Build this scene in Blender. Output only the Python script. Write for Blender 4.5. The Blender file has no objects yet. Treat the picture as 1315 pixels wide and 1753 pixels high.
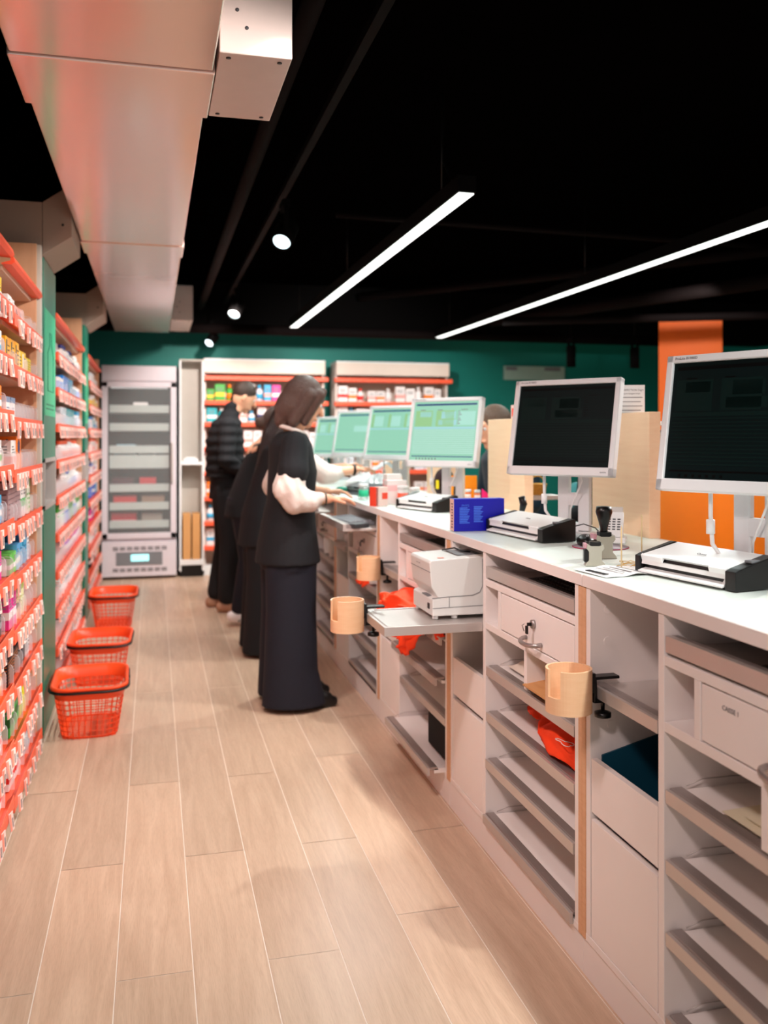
import bpy, bmesh, math, random
from mathutils import Vector, Matrix, Euler
random.seed(7)
C = bpy.context.scene.collection
PI = math.pi
D2R = math.radians

# ------------------------------------------------------------------ camera, world, exposure
FPX = 1550.0
cam_d = bpy.data.cameras.new('camera'); cam = bpy.data.objects.new('camera', cam_d); C.objects.link(cam)
cam.location = (0, 0, 1.40)
YAW = math.atan((657.5 - 262) / FPX)
cam.rotation_euler = (PI / 2, 0, -YAW)
cam_d.sensor_fit = 'VERTICAL'; cam_d.sensor_height = 24.0
cam_d.lens = 24.0 * FPX / 1753.0
cam_d.shift_y = -(876.5 - 748.0) / 1753.0
cam_d.clip_start = 0.05; cam_d.clip_end = 60
cam_d.dof.use_dof = True; cam_d.dof.focus_distance = 2.5; cam_d.dof.aperture_fstop = 1.7
bpy.context.scene.camera = cam
vs = bpy.context.scene.view_settings
bpy.context.scene.display_settings.display_device = 'sRGB'
vs.view_transform = 'Standard'; vs.look = 'None'; vs.gamma = 1.0; vs.use_curve_mapping = False
vs.exposure = -0.12
w = bpy.data.worlds.new('world'); bpy.context.scene.world = w; w.use_nodes = True
w.node_tree.nodes['Background'].inputs[0].default_value = (1.0, 0.90, 0.86, 1)
w.node_tree.nodes['Background'].inputs[1].default_value = 0.7

def aim(o, target):
    d = Vector(target) - o.location
    o.rotation_euler = d.to_track_quat('-Z', 'Y').to_euler()
def area(name, loc, target, sx, sy, power, col):
    l = bpy.data.lights.new(name, 'AREA'); l.shape = 'RECTANGLE'; l.size = sx; l.size_y = sy
    l.energy = power; l.color = col
    o = bpy.data.objects.new(name, l); C.objects.link(o); o.location = loc; aim(o, target); return o
def spot(name, loc, target, power, col, ang=70, blend=0.6, r=0.04):
    l = bpy.data.lights.new(name, 'SPOT'); l.energy = power; l.color = col
    l.spot_size = D2R(ang); l.spot_blend = blend; l.shadow_soft_size = r
    o = bpy.data.objects.new(name, l); C.objects.link(o); o.location = loc; aim(o, target); return o
WARM = (1.0, 0.89, 0.83); COOL = (0.88, 1.0, 0.97)
# first light is added: an assumed near lamp overhead, out of frame, without fixture
a = area('linear_or_fill_light', (1.34, 0.1, 2.42), (1.34, 0.1, 0), 0.07, 2.6, 29, COOL)
a = area('linear_or_fill_light', (1.30, 6.0, 2.415), (1.30, 6.0, 0), 0.07, 4.9, 70, COOL)
a = area('linear_or_fill_light', (2.87, 5.5, 2.415), (2.87, 5.5, 0), 0.07, 6.2, 75, COOL)
# track spots, several assumed with no fixture, washing left shelves, floor and back displays; fill spots added for orange block and pillar
for (sx, sy, tx, ty, tz, p) in ((0.62, 1.6, -0.55, 3.4, 1.0, 70), (0.62, 3.2, -0.6, 4.3, 0.9, 70), (0.62, 4.6, -0.55, 6.0, 1.0, 85),
                                (0.62, 6.4, -0.55, 7.6, 1.0, 100), (0.62, 7.6, 0.8, 9.5, 1.2, 170), (1.9, 7.2, 2.0, 9.6, 1.5, 130), (3.6, 3.4, 2.1, 2.6, 1.2, 360), (4.0, 6.2, 5.0, 7.5, 2.0, 45),
                                (0.35, 2.2, 0.35, 3.4, 0.0, 22), (0.4, 6.8, 0.3, 8.2, 0.0, 60)):
    spot('track_or_fill_spot', (sx, sy, 2.5), (tx, ty, tz), p, WARM if tx < 1 else (1, .95, .9), 85)
# fill spots added without fixtures on the lamp line, lighting the aisle past the worktop's edge
for (sy, ty, p) in ((-0.5, 0.9, 75), (1.3, 2.2, 95), (3.9, 3.9, 85), (5.6, 5.6, 80)):
    spot('track_or_fill_spot', (1.345, sy, 2.40), (0.15, ty, 0.0), p, (1.0, .97, .93), 54, .4, .03)
for (sx, sy, tx, ty) in ((-0.25, 0.6, 1.1, 2.0), (-0.2, 2.0, 1.1, 3.2), (-0.2, 3.6, 1.1, 4.8)):  # pinkish fill spots added beneath the duct, no fixtures, brightening the counter fronts
    spot('track_or_fill_spot', (sx + 0.05, sy, 2.33), (tx, ty, 0.55), 90, (1.0, 0.80, 0.76), 80, 0.9, 0.12)

# ------------------------------------------------------------------ materials
def lin(c):
    return tuple((x / 12.92 if x <= 0.04045 else ((x + 0.055) / 1.055) ** 2.4) for x in c)
def rgb(r, g, b): return lin((r / 255, g / 255, b / 255))
MATS = {}
def mat(name, col, rough=0.5, metal=0.0, var=0.06, nscale=12.0, bump=0.0, emit=0.0, alpha=1.0, trans=0.0, ior=1.45, stretch=None, coat=0.0, ecol=None, sub=0.0):
    if name in MATS: return MATS[name]
    m = bpy.data.materials.new(name); m.use_nodes = True; nt = m.node_tree; b = nt.nodes['Principled BSDF']
    tc = nt.nodes.new('ShaderNodeTexCoord'); mp = nt.nodes.new('ShaderNodeMapping')
    nt.links.new(tc.outputs['Object'], mp.inputs[0])
    if stretch: mp.inputs['Scale'].default_value = stretch
    nz = nt.nodes.new('ShaderNodeTexNoise'); nz.inputs['Scale'].default_value = nscale; nz.inputs['Detail'].default_value = 5
    nt.links.new(mp.outputs[0], nz.inputs['Vector'])
    mx = nt.nodes.new('ShaderNodeMixRGB'); mx.inputs[1].default_value = (*[max(0, c * (1 - var)) for c in col], 1)
    mx.inputs[2].default_value = (*[min(1, c * (1 + var)) for c in col], 1)
    nt.links.new(nz.outputs['Fac'], mx.inputs[0]); nt.links.new(mx.outputs[0], b.inputs['Base Color'])
    b.inputs['Roughness'].default_value = rough; b.inputs['Metallic'].default_value = metal
    b.inputs['IOR'].default_value = ior
    if coat: b.inputs['Coat Weight'].default_value = coat
    if trans: b.inputs['Transmission Weight'].default_value = trans
    if alpha < 1: b.inputs['Alpha'].default_value = alpha
    if emit:
        b.inputs['Emission Color'].default_value = (*(ecol or col), 1); b.inputs['Emission Strength'].default_value = emit
    if bump:
        bp = nt.nodes.new('ShaderNodeBump'); bp.inputs['Strength'].default_value = bump; bp.inputs['Distance'].default_value = 0.01
        nt.links.new(nz.outputs['Fac'], bp.inputs['Height']); nt.links.new(bp.outputs[0], b.inputs['Normal'])
    MATS[name] = m; return m
def wood(name, c1, c2, scale=(1, 1, 12), rough=0.5, ns=6.0):
    if name in MATS: return MATS[name]
    m = mat(name, c1, rough, 0, 0, ns); nt = m.node_tree
    mx = [n for n in nt.nodes if n.type == 'MIX_RGB'][0]
    mp = [n for n in nt.nodes if n.type == 'MAPPING'][0]; mp.inputs['Scale'].default_value = scale
    mx.inputs[1].default_value = (*c1, 1); mx.inputs[2].default_value = (*c2, 1)
    nz = [n for n in nt.nodes if n.type == 'TEX_NOISE'][0]; nz.inputs['Distortion'].default_value = 0.6
    return m
white = mat('white_laminate', rgb(246, 239, 236), 0.42, var=0.015)
top_m = mat('worktop_laminate', rgb(224, 234, 228), 0.28, var=0.015)
wood_l = wood('light_maple', rgb(234, 186, 146), rgb(212, 160, 120), (1, 1, 14))
wood_h = wood('maple_veneer', rgb(252, 216, 182), rgb(240, 194, 156), (6, 1.2, 22), 0.5, 3)
wood_bent = wood('bent_plywood', rgb(246, 206, 166), rgb(234, 184, 140), (2, 2, 12), 0.4)
wood_s = wood('beech_panel', rgb(226, 176, 138), rgb(208, 156, 118), (8, 8, 1.2), 0.5)
alu = mat('brushed_aluminium', rgb(176, 168, 166), 0.38, 0.75, 0.05, 30, stretch=(1, 0.1, 8))
alu_l = mat('satin_aluminium', rgb(205, 198, 194), 0.4, 0.5, 0.04)
black = mat('black_plastic', rgb(8, 8, 9), 0.35, var=0.1)
blackm = mat('black_paint', rgb(7, 6, 6), 0.7, var=0.15)
grey_d = mat('dark_grey_plastic', rgb(60, 62, 66), 0.45)
grey_m = mat('mid_grey_plastic', rgb(120, 122, 126), 0.5)
white_p = mat('white_plastic', rgb(236, 236, 236), 0.35, var=0.01)
bezel = mat('monitor_plastic', rgb(222, 222, 224), 0.4, var=0.01)
orange = mat('coral_orange_plastic', rgb(255, 96, 62), 0.38, var=0.04)
red_o = mat('basket_orange_plastic', rgb(255, 80, 30), 0.35, var=0.03)
orange_w = mat('orange_paint', rgb(255, 142, 0), 0.5, var=0.02)
for m_ in (blackm,): m_.node_tree.nodes['Principled BSDF'].inputs['Specular IOR Level'].default_value = 0.05
green_t = mat('teal_green_laminate', rgb(14, 120, 96), 0.35, var=0.04)
green_l = mat('mint_green_poster', rgb(40, 190, 140), 0.4, var=0.03)
clear = mat('clear_acrylic', (0.95, 0.97, 1.0), 0.05, alpha=0.28, var=0)
tag_m = mat('paper_tag', rgb(248, 214, 206), 0.6, var=0.02)
ink = mat('black_ink', rgb(30, 28, 30), 0.6)
ink_g = mat('grey_ink', rgb(130, 128, 130), 0.6)
skin = mat('skin', rgb(232, 170, 138), 0.5, var=0.05, nscale=20)
cloth_b = mat('black_cloth', rgb(15, 14, 19), 0.85, var=0.25, nscale=60, bump=0.1)
cloth_n = mat('navy_cloth', rgb(14, 16, 30), 0.8, var=0.2, nscale=40, bump=0.1)
cloth_w = mat('white_gauze', rgb(226, 210, 202), 0.8, var=0.06, nscale=60, bump=0.3, stretch=(3, 3, 0.6))
hair_m = mat('dark_brown_hair', rgb(92, 66, 58), 0.42, var=0.6, nscale=40, bump=1.0, stretch=(7, 7, 0.6))
hair_d = mat('very_dark_hair', rgb(44, 26, 24), 0.45, var=0.6, nscale=40, bump=1.0, stretch=(7, 7, 0.6))
hair_s = mat('short_brown_hair', rgb(58, 42, 34), 0.6, var=0.4, nscale=60, bump=0.5)
hair_g = mat('greying_brown_hair', rgb(96, 70, 54), 0.5, var=0.4, nscale=30, bump=0.6, stretch=(5, 5, 1))
nonwoven = mat('orange_nonwoven', rgb(255, 66, 14), 0.75, var=0.08, nscale=50, bump=0.15)
duct_m = mat('white_sheet_metal', rgb(240, 216, 208), 0.16, 0.55, 0.01, 1.3, bump=0.22)
beige = mat('greige_board', rgb(168, 148, 134), 0.6, var=0.03)
shelf_b = mat('shelf_board', rgb(216, 186, 160), 0.5, var=0.03)

# ------------------------------------------------------------------ mesh helpers
class MB:
    def __init__(s): s.bm = bmesh.new(); s.mats = []
    def mi(s, m):
        if m not in s.mats: s.mats.append(m)
        return s.mats.index(m)
    def _fin(s, faces, m, smooth=False):
        i = s.mi(m)
        for f in faces: f.material_index = i; f.smooth = smooth
    def box(s, a, b, m, bev=0.0, M=None):
        x0, x1 = sorted((a[0], b[0])); y0, y1 = sorted((a[1], b[1])); z0, z1 = sorted((a[2], b[2]))
        v = [s.bm.verts.new(p) for p in ((x0,y0,z0),(x1,y0,z0),(x1,y1,z0),(x0,y1,z0),(x0,y0,z1),(x1,y0,z1),(x1,y1,z1),(x0,y1,z1))]
        fs = [s.bm.faces.new([v[i] for i in q]) for q in ((3,2,1,0),(4,5,6,7),(0,1,5,4),(1,2,6,5),(2,3,7,6),(3,0,4,7))]
        if bev:
            es = list({e for f in fs for e in f.edges})
            r = bmesh.ops.bevel(s.bm, geom=es, offset=bev, segments=2, affect='EDGES', profile=0.5)
            fs = [f for f in set(r['faces']) | {f for f in fs if f.is_valid}]
            v = list({q for f in fs for q in f.verts})
        s._fin(fs, m)
        if M: bmesh.ops.transform(s.bm, matrix=M, verts=v)
        return v
    def quad(s, pts, m):
        f = s.bm.faces.new([s.bm.verts.new(p) for p in pts]); s._fin([f], m); return f
    def prism(s, prof, y0, y1, m, axis='y', bev=0):
        """profile list of 2D points extruded along an axis: axis y -> (x,z), x -> (y,z), z -> (x,y)"""
        def P(p, t):
            return {'y': (p[0], t, p[1]), 'x': (t, p[0], p[1]), 'z': (p[0], p[1], t)}[axis]
        A = [s.bm.verts.new(P(p, y0)) for p in prof]; B = [s.bm.verts.new(P(p, y1)) for p in prof]
        fs = [s.bm.faces.new(A), s.bm.faces.new(B[::-1])]
        n = len(prof)
        for i in range(n): fs.append(s.bm.faces.new((A[i], B[i], B[(i+1) % n], A[(i+1) % n])))
        bmesh.ops.recalc_face_normals(s.bm, faces=fs)
        if bev:
            es = list({e for f in fs for e in f.edges})
            r = bmesh.ops.bevel(s.bm, geom=es, offset=bev, segments=2, affect='EDGES', profile=0.5)
            fs = [f for f in set(r['faces']) | {f for f in fs if f.is_valid}]
        s._fin(fs, m)
        return list({v for f in fs for v in f.verts})
    def loft(s, rings, m, cap=True, smooth=True, closed=False):
        R = [[s.bm.verts.new(p) for p in r] for r in rings]; n = len(R[0]); fs = []
        K = len(R) if closed else len(R) - 1
        for k in range(K):
            a, b = R[k], R[(k+1) % len(R)]
            for i in range(n): fs.append(s.bm.faces.new((a[i], a[(i+1) % n], b[(i+1) % n], b[i])))
        if cap and not closed:
            fs.append(s.bm.faces.new(R[0][::-1])); fs.append(s.bm.faces.new(R[-1]))
        bmesh.ops.recalc_face_normals(s.bm, faces=fs)
        s._fin(fs, m, smooth)
        return fs
    def tube(s, path, r, m, seg=8, closed=False, cap=True):
        P = [Vector(p) for p in path]; rings = []
        rr = r if isinstance(r, (list, tuple)) else [r] * len(P)
        up = Vector((0, 0, 1)); prev = None
        for i, p in enumerate(P):
            if closed: t = (P[(i+1) % len(P)] - P[i-1]).normalized()
            else: t = (P[min(i+1, len(P)-1)] - P[max(i-1, 0)]).normalized()
            a = t.cross(up if prev is None else prev)
            if prev is None:
                if a.length < 1e-3: a = t.cross(Vector((1, 0, 0)))
                a.normalize(); b = t.cross(a).normalized(); prev = b
            else:
                if a.length < 1e-4: a = t.cross(Vector((1, 0.1, 0)))
                a.normalize(); b = t.cross(a); 
                if b.dot(prev) < 0: b = -b; a = -a
                prev = b
            rings.append([p + (a * math.cos(2*PI*k/seg) + b * math.sin(2*PI*k/seg)) * rr[i] for k in range(seg)])
        s.loft(rings, m, cap=cap, closed=closed)
    def cyl(s, p0, p1, r0, m, r1=None, seg=20):
        s.tube([p0, p1], [r0, r0 if r1 is None else r1], m, seg)
    def ball(s, c, r, m, seg=14, M=None):
        r3 = (r, r, r) if not isinstance(r, (tuple, list)) else r
        q = bmesh.ops.create_uvsphere(s.bm, u_segments=seg, v_segments=max(6, seg // 2 + 1), radius=1)
        mm = Matrix.Translation(c) @ (M or Matrix()) @ Matrix.Diagonal((*r3, 1))
        bmesh.ops.transform(s.bm, matrix=mm, verts=q['verts'])
        s._fin(list({f for v in q['verts'] for f in v.link_faces}), m, True)
    def lathe(s, prof, m, c=(0, 0), seg=24):
        s.loft([[(c[0] + r*math.cos(2*PI*k/seg), c[1] + r*math.sin(2*PI*k/seg), z) for k in range(seg)] for r, z in prof], m)
    def xf(s, M): bmesh.ops.transform(s.bm, matrix=M, verts=s.bm.verts); return s
    def build(s, name, parent=None, label=None, **kw):
        me = bpy.data.meshes.new(name); s.bm.to_mesh(me); s.bm.free()
        for m in s.mats: me.materials.append(m)
        o = bpy.data.objects.new(name, me); C.objects.link(o)
        if parent: o.parent = parent
        if label: o['label'] = label
        for k, v in kw.items(): o[k] = v
        return o
def thing(name, label, cat, loc=(0, 0, 0), rz=0, group=None):
    o = bpy.data.objects.new(name, None); C.objects.link(o); o.empty_display_size = 0.05
    o.location = loc; o.rotation_euler = (0, 0, rz); o['label'] = label; o['category'] = cat
    if group: o['group'] = group
    return o
def tag(o, label, cat, group=None, loc=None, rz=None):
    o['label'] = label; o['category'] = cat
    if group: o['group'] = group
    if loc is not None: o.location = loc
    if rz is not None: o.rotation_euler = (0, 0, rz)
    return o
def struct(o): o['kind'] = 'structure'; return o
def B(name, a, b, m, parent=None, bev=0.0015, label=None, **kw):
    q = MB(); q.box(a, b, m, bev); return q.build(name, parent, label, **kw)
def kids(o): return [c for c in o.children]
def dup(root, loc, rz=None, label=None, group=None, parent=None):
    r = root.copy(); C.objects.link(r); r.location = loc
    if rz is not None: r.rotation_euler = (0, 0, rz)
    if label: r['label'] = label
    if group: r['group'] = group
    for ch in list(root.children):
        c = ch.copy(); C.objects.link(c); c.parent = r
        for g in list(ch.children):
            d = g.copy(); C.objects.link(d); d.parent = c
    return r
def textmesh(name, s, size, m, M, parent=None, extr=0.0003, align='CENTER'):
    cu = bpy.data.curves.new(name, 'FONT'); cu.body = s; cu.size = size; cu.extrude = extr; cu.align_x = align; cu.align_y = 'CENTER'
    cu.resolution_u = 2
    t = bpy.data.objects.new(name + '_tmp', cu); C.objects.link(t)
    dg = bpy.context.evaluated_depsgraph_get(); me = bpy.data.meshes.new_from_object(t.evaluated_get(dg))
    bpy.data.objects.remove(t); me.transform(M); me.materials.clear(); me.materials.append(m)
    o = bpy.data.objects.new(name, me); C.objects.link(o)
    if parent: o.parent = parent
    return o
def facing(loc, n, roll=0):
    """matrix placing XY text plane at loc facing horizontal direction n"""
    n = Vector(n).normalized(); x = Vector((0, 0, 1)).cross(n).normalized(); y = n.cross(x)
    M = Matrix((x, y, n)).transposed().to_4x4(); M.translation = Vector(loc)
    return M @ Matrix.Rotation(roll, 4, 'Z')
def capsule(bm, p0, p1, r0, r1, seg=12):
    p0 = Vector(p0); p1 = Vector(p1); d = p1 - p0; L = d.length
    if L < 1e-5: d = Vector((0, 0, 1)); L = 1e-5
    q = d.to_track_quat('Z', 'Y').to_matrix().to_4x4(); rings = []
    prof = []
    for k in range(1, 5): a = PI/2 * k/4; prof.append((r0*math.sin(a), -r0*math.cos(a)))
    for k in range(0, 4): a = PI/2 * k/4; prof.append((r1*math.cos(a), L + r1*math.sin(a)))
    for r, z in prof:
        rings.append([bm.verts.new(p0 + (q @ Vector((r*math.cos(2*PI*i/seg), r*math.sin(2*PI*i/seg), z)))) for i in range(seg)])
    bm.faces.new(rings[0][::-1]); bm.faces.new(rings[-1])
    for k in range(len(rings)-1):
        for i in range(seg): bm.faces.new((rings[k][i], rings[k][(i+1) % seg], rings[k+1][(i+1) % seg], rings[k+1][i]))
def blob(name, segs, m, parent, voxel=0.008, smooth=4, label=None, post=None):
    """segs: ('c',p0,p1,r0,r1) capsule, ('e',c,(rx,ry,rz),rot) ellipsoid, ('l',[(z,cx,cy,rx,ry)...]) loft"""
    bm = bmesh.new()
    for s in segs:
        if s[0] == 'c': capsule(bm, *s[1:])
        elif s[0] == 'e':
            q = bmesh.ops.create_uvsphere(bm, u_segments=18, v_segments=12, radius=1)
            R = Euler(s[3]).to_matrix().to_4x4() if len(s) > 3 else Matrix()
            bmesh.ops.transform(bm, matrix=Matrix.Translation(s[1]) @ R @ Matrix.Diagonal((*s[2], 1)), verts=q['verts'])
        elif s[0] == 'l':
            n = 28; rg = []
            for (z, cx, cy, rx, ry) in s[1]:
                rg.append([bm.verts.new((cx + rx*math.cos(2*PI*i/n), cy + ry*math.sin(2*PI*i/n), z)) for i in range(n)])
            if rg[0][0].co.z > rg[-1][0].co.z: rg = rg[::-1]
            bm.faces.new(rg[0][::-1]); bm.faces.new(rg[-1])
            for k in range(len(rg)-1):
                for i in range(n): bm.faces.new((rg[k][i], rg[k][(i+1) % n], rg[k+1][(i+1) % n], rg[k+1][i]))
    me = bpy.data.meshes.new(name + '_src'); bm.to_mesh(me); bm.free()
    t = bpy.data.objects.new(name + '_src', me); C.objects.link(t)
    r = t.modifiers.new('r', 'REMESH'); r.mode = 'VOXEL'; r.voxel_size = voxel
    sm = t.modifiers.new('s', 'SMOOTH'); sm.iterations = smooth; sm.factor = 0.5
    dg = bpy.context.evaluated_depsgraph_get(); out = bpy.data.meshes.new_from_object(t.evaluated_get(dg))
    bpy.data.objects.remove(t)
    if post:
        for v in out.vertices: v.co = post(v.co)
    for p in out.polygons: p.use_smooth = True
    out.materials.clear(); out.materials.append(m); out.name = name
    o = bpy.data.objects.new(name, out); C.objects.link(o); o.parent = parent
    if label: o['label'] = label
    return o

# ------------------------------------------------------------------ setting
def make_floor():
    m = bpy.data.materials.new('oak_look_tile'); m.use_nodes = True; nt = m.node_tree; b = nt.nodes['Principled BSDF']
    tc = nt.nodes.new('ShaderNodeTexCoord'); at = nt.nodes.new('ShaderNodeAttribute'); at.attribute_name = 'plank'
    sc = nt.nodes.new('ShaderNodeVectorMath'); sc.operation = 'MULTIPLY'; sc.inputs[1].default_value = (22.0, 1.6, 1)
    ad = nt.nodes.new('ShaderNodeVectorMath'); ad.operation = 'ADD'
    ms = nt.nodes.new('ShaderNodeVectorMath'); ms.operation = 'SCALE'; ms.inputs['Scale'].default_value = 37.0
    nt.links.new(tc.outputs['Object'], sc.inputs[0]); nt.links.new(at.outputs['Color'], ms.inputs[0])
    nt.links.new(sc.outputs[0], ad.inputs[0]); nt.links.new(ms.outputs[0], ad.inputs[1])
    n1 = nt.nodes.new('ShaderNodeTexNoise'); n1.inputs['Scale'].default_value = 1.3; n1.inputs['Detail'].default_value = 8; n1.inputs['Distortion'].default_value = 1.4
    n2 = nt.nodes.new('ShaderNodeTexNoise'); n2.inputs['Scale'].default_value = 16.0; n2.inputs['Detail'].default_value = 6
    nt.links.new(ad.outputs[0], n1.inputs['Vector']); nt.links.new(ad.outputs[0], n2.inputs['Vector'])
    r = nt.nodes.new('ShaderNodeValToRGB'); r.color_ramp.elements[0].position = 0.28; r.color_ramp.elements[1].position = 0.72
    r.color_ramp.elements[0].color = (*rgb(202, 174, 150), 1); r.color_ramp.elements[1].color = (*rgb(222, 196, 172), 1)
    nt.links.new(n1.outputs['Fac'], r.inputs[0])
    mx = nt.nodes.new('ShaderNodeMixRGB'); mx.blend_type = 'MULTIPLY'; mx.inputs[0].default_value = 0.2
    r2 = nt.nodes.new('ShaderNodeValToRGB'); r2.color_ramp.elements[0].color = (0.62, 0.56, 0.5, 1); r2.color_ramp.elements[0].position = 0.35; r2.color_ramp.elements[1].position = 0.55
    nt.links.new(n2.outputs['Fac'], r2.inputs[0]); nt.links.new(r.outputs[0], mx.inputs[1]); nt.links.new(r2.outputs[0], mx.inputs[2])
    m3 = nt.nodes.new('ShaderNodeMixRGB'); m3.blend_type = 'MULTIPLY'; m3.inputs[0].default_value = 1
    r3 = nt.nodes.new('ShaderNodeValToRGB'); r3.color_ramp.elements[0].color = (0.88, 0.86, 0.84, 1); r3.color_ramp.elements[1].color = (1.04, 1.0, 0.97, 1)
    nt.links.new(at.outputs['Fac'], r3.inputs[0]); nt.links.new(mx.outputs[0], m3.inputs[1]); nt.links.new(r3.outputs[0], m3.inputs[2])
    nt.links.new(m3.outputs[0], b.inputs['Base Color']); b.inputs['Roughness'].default_value = 0.36
    grout = mat('pale_grout', rgb(250, 236, 222), 0.7)
    bm = bmesh.new(); lay = bm.loops.layers.color.new('plank')
    def q(x0, x1, y0, y1, z, mi, rnd=0.5):
        f = bm.faces.new([bm.verts.new(p) for p in ((x0,y0,z),(x1,y0,z),(x1,y1,z),(x0,y1,z))]); f.material_index = mi
        for l in f.loops: l[lay] = (rnd, rnd, rnd, 1)
    X0, X1, Y0, Y1 = -1.2, 7.4, -1.0, 10.0
    q(X0, X1, Y0, Y1, -0.0015, 1); g = 0.0015
    for k in range(-7, 39):
        xa = 0.103 + 0.196 * k; xb = xa + 0.196
        if xb < X0 or xa > X1: continue
        off = 2.425 if k % 2 == 1 else 3.09
        if k == 3: off = 2.56
        y = off - 1.35 * 6
        while y < Y1:
            ya = max(y, Y0); yb = min(y + 1.35, Y1)
            if yb > ya: q(max(xa, X0) + g, min(xb, X1) - g, ya + g, yb - g, 0, 0, random.random())
            y += 1.35
    me = bpy.data.meshes.new('floor'); bm.to_mesh(me); bm.free(); me.materials.append(m); me.materials.append(grout)
    o = bpy.data.objects.new('floor', me); C.objects.link(o); return struct(o)
make_floor()
dark_c = mat('black_ceiling_paint', rgb(3, 2, 2), 1.0, var=0.4, nscale=3)
dark_c.node_tree.nodes['Principled BSDF'].inputs['Specular IOR Level'].default_value = 0.0
struct(B('ceiling', (-1.2, -1, 3.0), (7.4, 10, 3.05), dark_c, bev=0))
wall_g = mat('deep_teal_wall_paint', rgb(4, 130, 118), 0.55, var=0.03)
struct(B('wall_back', (-1.2, 9.8, 0), (7.4, 9.9, 3.0), wall_g, bev=0))
struct(B('wall_left', (-1.1, -1, 0), (-1.0, 9.8, 3.0), mat('dark_wall_paint', rgb(40, 32, 30), 0.8), bev=0))
struct(B('wall_right', (7.3, -1, 0), (7.4, 9.8, 3.0), wall_g, bev=0))
struct(B('trim_1', (-1.0, 9.45, 2.52), (7.3, 9.8, 3.0), blackm, bev=0))

# ------------------------------------------------------------------ ceiling things
duct = thing('ventilation_duct', 'long white sheet metal ventilation duct hanging over the aisle beside the left shelves', 'duct', (-0.10, 0, 2.4))
def dsec(y0, y1, g, name='duct_section'):
    q = MB(); q.box((-0.255 - g, y0, 0 - g), (0.252 + g, y1, 0.36), duct_m, 0.004); return q.build(name, duct)
dsec(-0.6, 2.50, 0.006); dsec(2.505, 2.86, 0.012, 'duct_collar'); dsec(2.865, 4.86, 0.0); dsec(4.865, 5.15, 0.006, 'duct_collar'); dsec(5.155, 8.95, -0.003)
def duct_box(loc, label, size=(0.19, 0.485, 0.42)):
    t = thing('junction_box', label, 'box', loc)
    q = MB(); q.box((0, 0, 0), size, mat('box_sheet_metal', rgb(214, 200, 194), 0.35, 0.3), 0.003); q.build('housing', t)
    for (x, y) in ((.025, .03), (size[0]-.03, .03), (.025, size[1]-.03), (size[0]-.03, size[1]-.03)):
        q = MB(); q.cyl((x, y, -0.002), (x, y, 0.002), 0.007, black, seg=10); q.build('screw', t)
    for (x, z) in ((.07, .07), (.07, .16), (.045, .115)):
        q = MB(); q.cyl((x, -0.002, z), (x, 0.002, z), 0.005, grey_d, seg=8); q.build('screw', t)
    return t
duct_box((0.168, 2.385, 2.4), 'large pinkish white metal box with screws beside the duct, nearest the camera')
duct_box((0.152, 7.95, 2.4), 'small white metal box at the far end of the duct', (0.18, 0.85, 0.30))

diff_m = mat('lamp_diffuser', (1, 1, 1), 0.5, emit=2.6, ecol=(0.93, 1.0, 0.95), var=0)
def linear_lamp(x, y0, y1, label):
    t = thing('linear_lamp', label, 'lamp', (x, y0, 2.43), group=None)
    L = y1 - y0
    B('housing', (-0.04, 0, 0), (0.04, L, 0.07), blackm, t)
    B('diffuser', (-0.034, 0.012, -0.006), (0.034, L - 0.012, -0.0005), diff_m, t)
    for yy in (0.35, L / 2, L - 0.35):
        q = MB(); q.cyl((0, yy, 0.07), (0, yy, 0.57), 0.0025, black, seg=6); q.build('suspension_cable', t)
    q = MB(); q.tube([(0.01, 0.3, .07), (0.05, 0.34, 0.14), (0.02, 0.40, 0.25), (0.03, 0.42, 0.4), (0.03, 0.42, 0.57)], 0.004, black, 6); q.build('power_cable', t)
linear_lamp(1.28, 3.60, 8.45, 'long black linear lamp lit white, hanging over the counter screens')
linear_lamp(2.87, 2.4, 8.95, 'long lit linear lamp hanging at right, over the customer side')
lens_m = mat('spot_lens', (0.9, 0.97, 1), 0.3, emit=3.0, ecol=(0.75, 0.95, 1.0), var=0)
def spot_lamp(loc, dirv, label, r=0.05, L=0.13, group=None):
    t = thing('spotlight', label, 'spotlight', loc, group=group)
    d = Vector(dirv).normalized(); M = d.to_track_quat('Z', 'Y').to_matrix().to_4x4()
    q = MB(); q.loft([[(rr*math.cos(2*PI*k/24), rr*math.sin(2*PI*k/24), z) for k in range(24)] for rr, z in ((r*.7, -L*.55), (r*.95, -L*.5), (r, -L*.2), (r, L*.48), (r*.86, L*.48), (r*.82, L*.40))], blackm)
    for k in range(5): z = -L*.5 + k*0.012; q.lathe([(r*1.06, z), (r*1.06, z + .004)], blackm)
    q.xf(M); q.build('lamp_head', t)
    q = MB(); q.lathe([(r*.83, L*.40), (r*.83, L*.42)], lens_m); q.xf(M); q.build('lens', t)
    q = MB(); q.box((-0.012, -r-0.012, -0.01), (0.012, -r-0.004, 0.14), blackm); q.box((-0.012, r+0.004, -0.01), (0.012, r+0.012, 0.14), blackm)
    q.box((-0.014, -r-0.012, 0.13), (0.014, r+0.012, 0.145), blackm); q.build('bracket', t)
    q = MB(); q.box((-0.02, -0.07, 0.145), (0.02, 0.07, 0.18), blackm); q.build('driver_box', t)
    return t
def rail(name, p0, p1, label, m=blackm, sz=0.018, cat='rail'):
    q = MB(); p0 = Vector(p0); p1 = Vector(p1); L = (p1-p0).length
    q.box((-sz, 0, -sz), (sz, L, sz), m, 0.002); o = q.build(name)
    o.location = p0; o.rotation_euler = (p1-p0).to_track_quat('Y', 'Z').to_euler(); return tag(o, label, cat)
rail('lighting_track', (0.70, 1.2, 2.75), (0.70, 9.2, 2.75), 'black lighting track above the aisle carrying the three spotlights')
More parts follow.
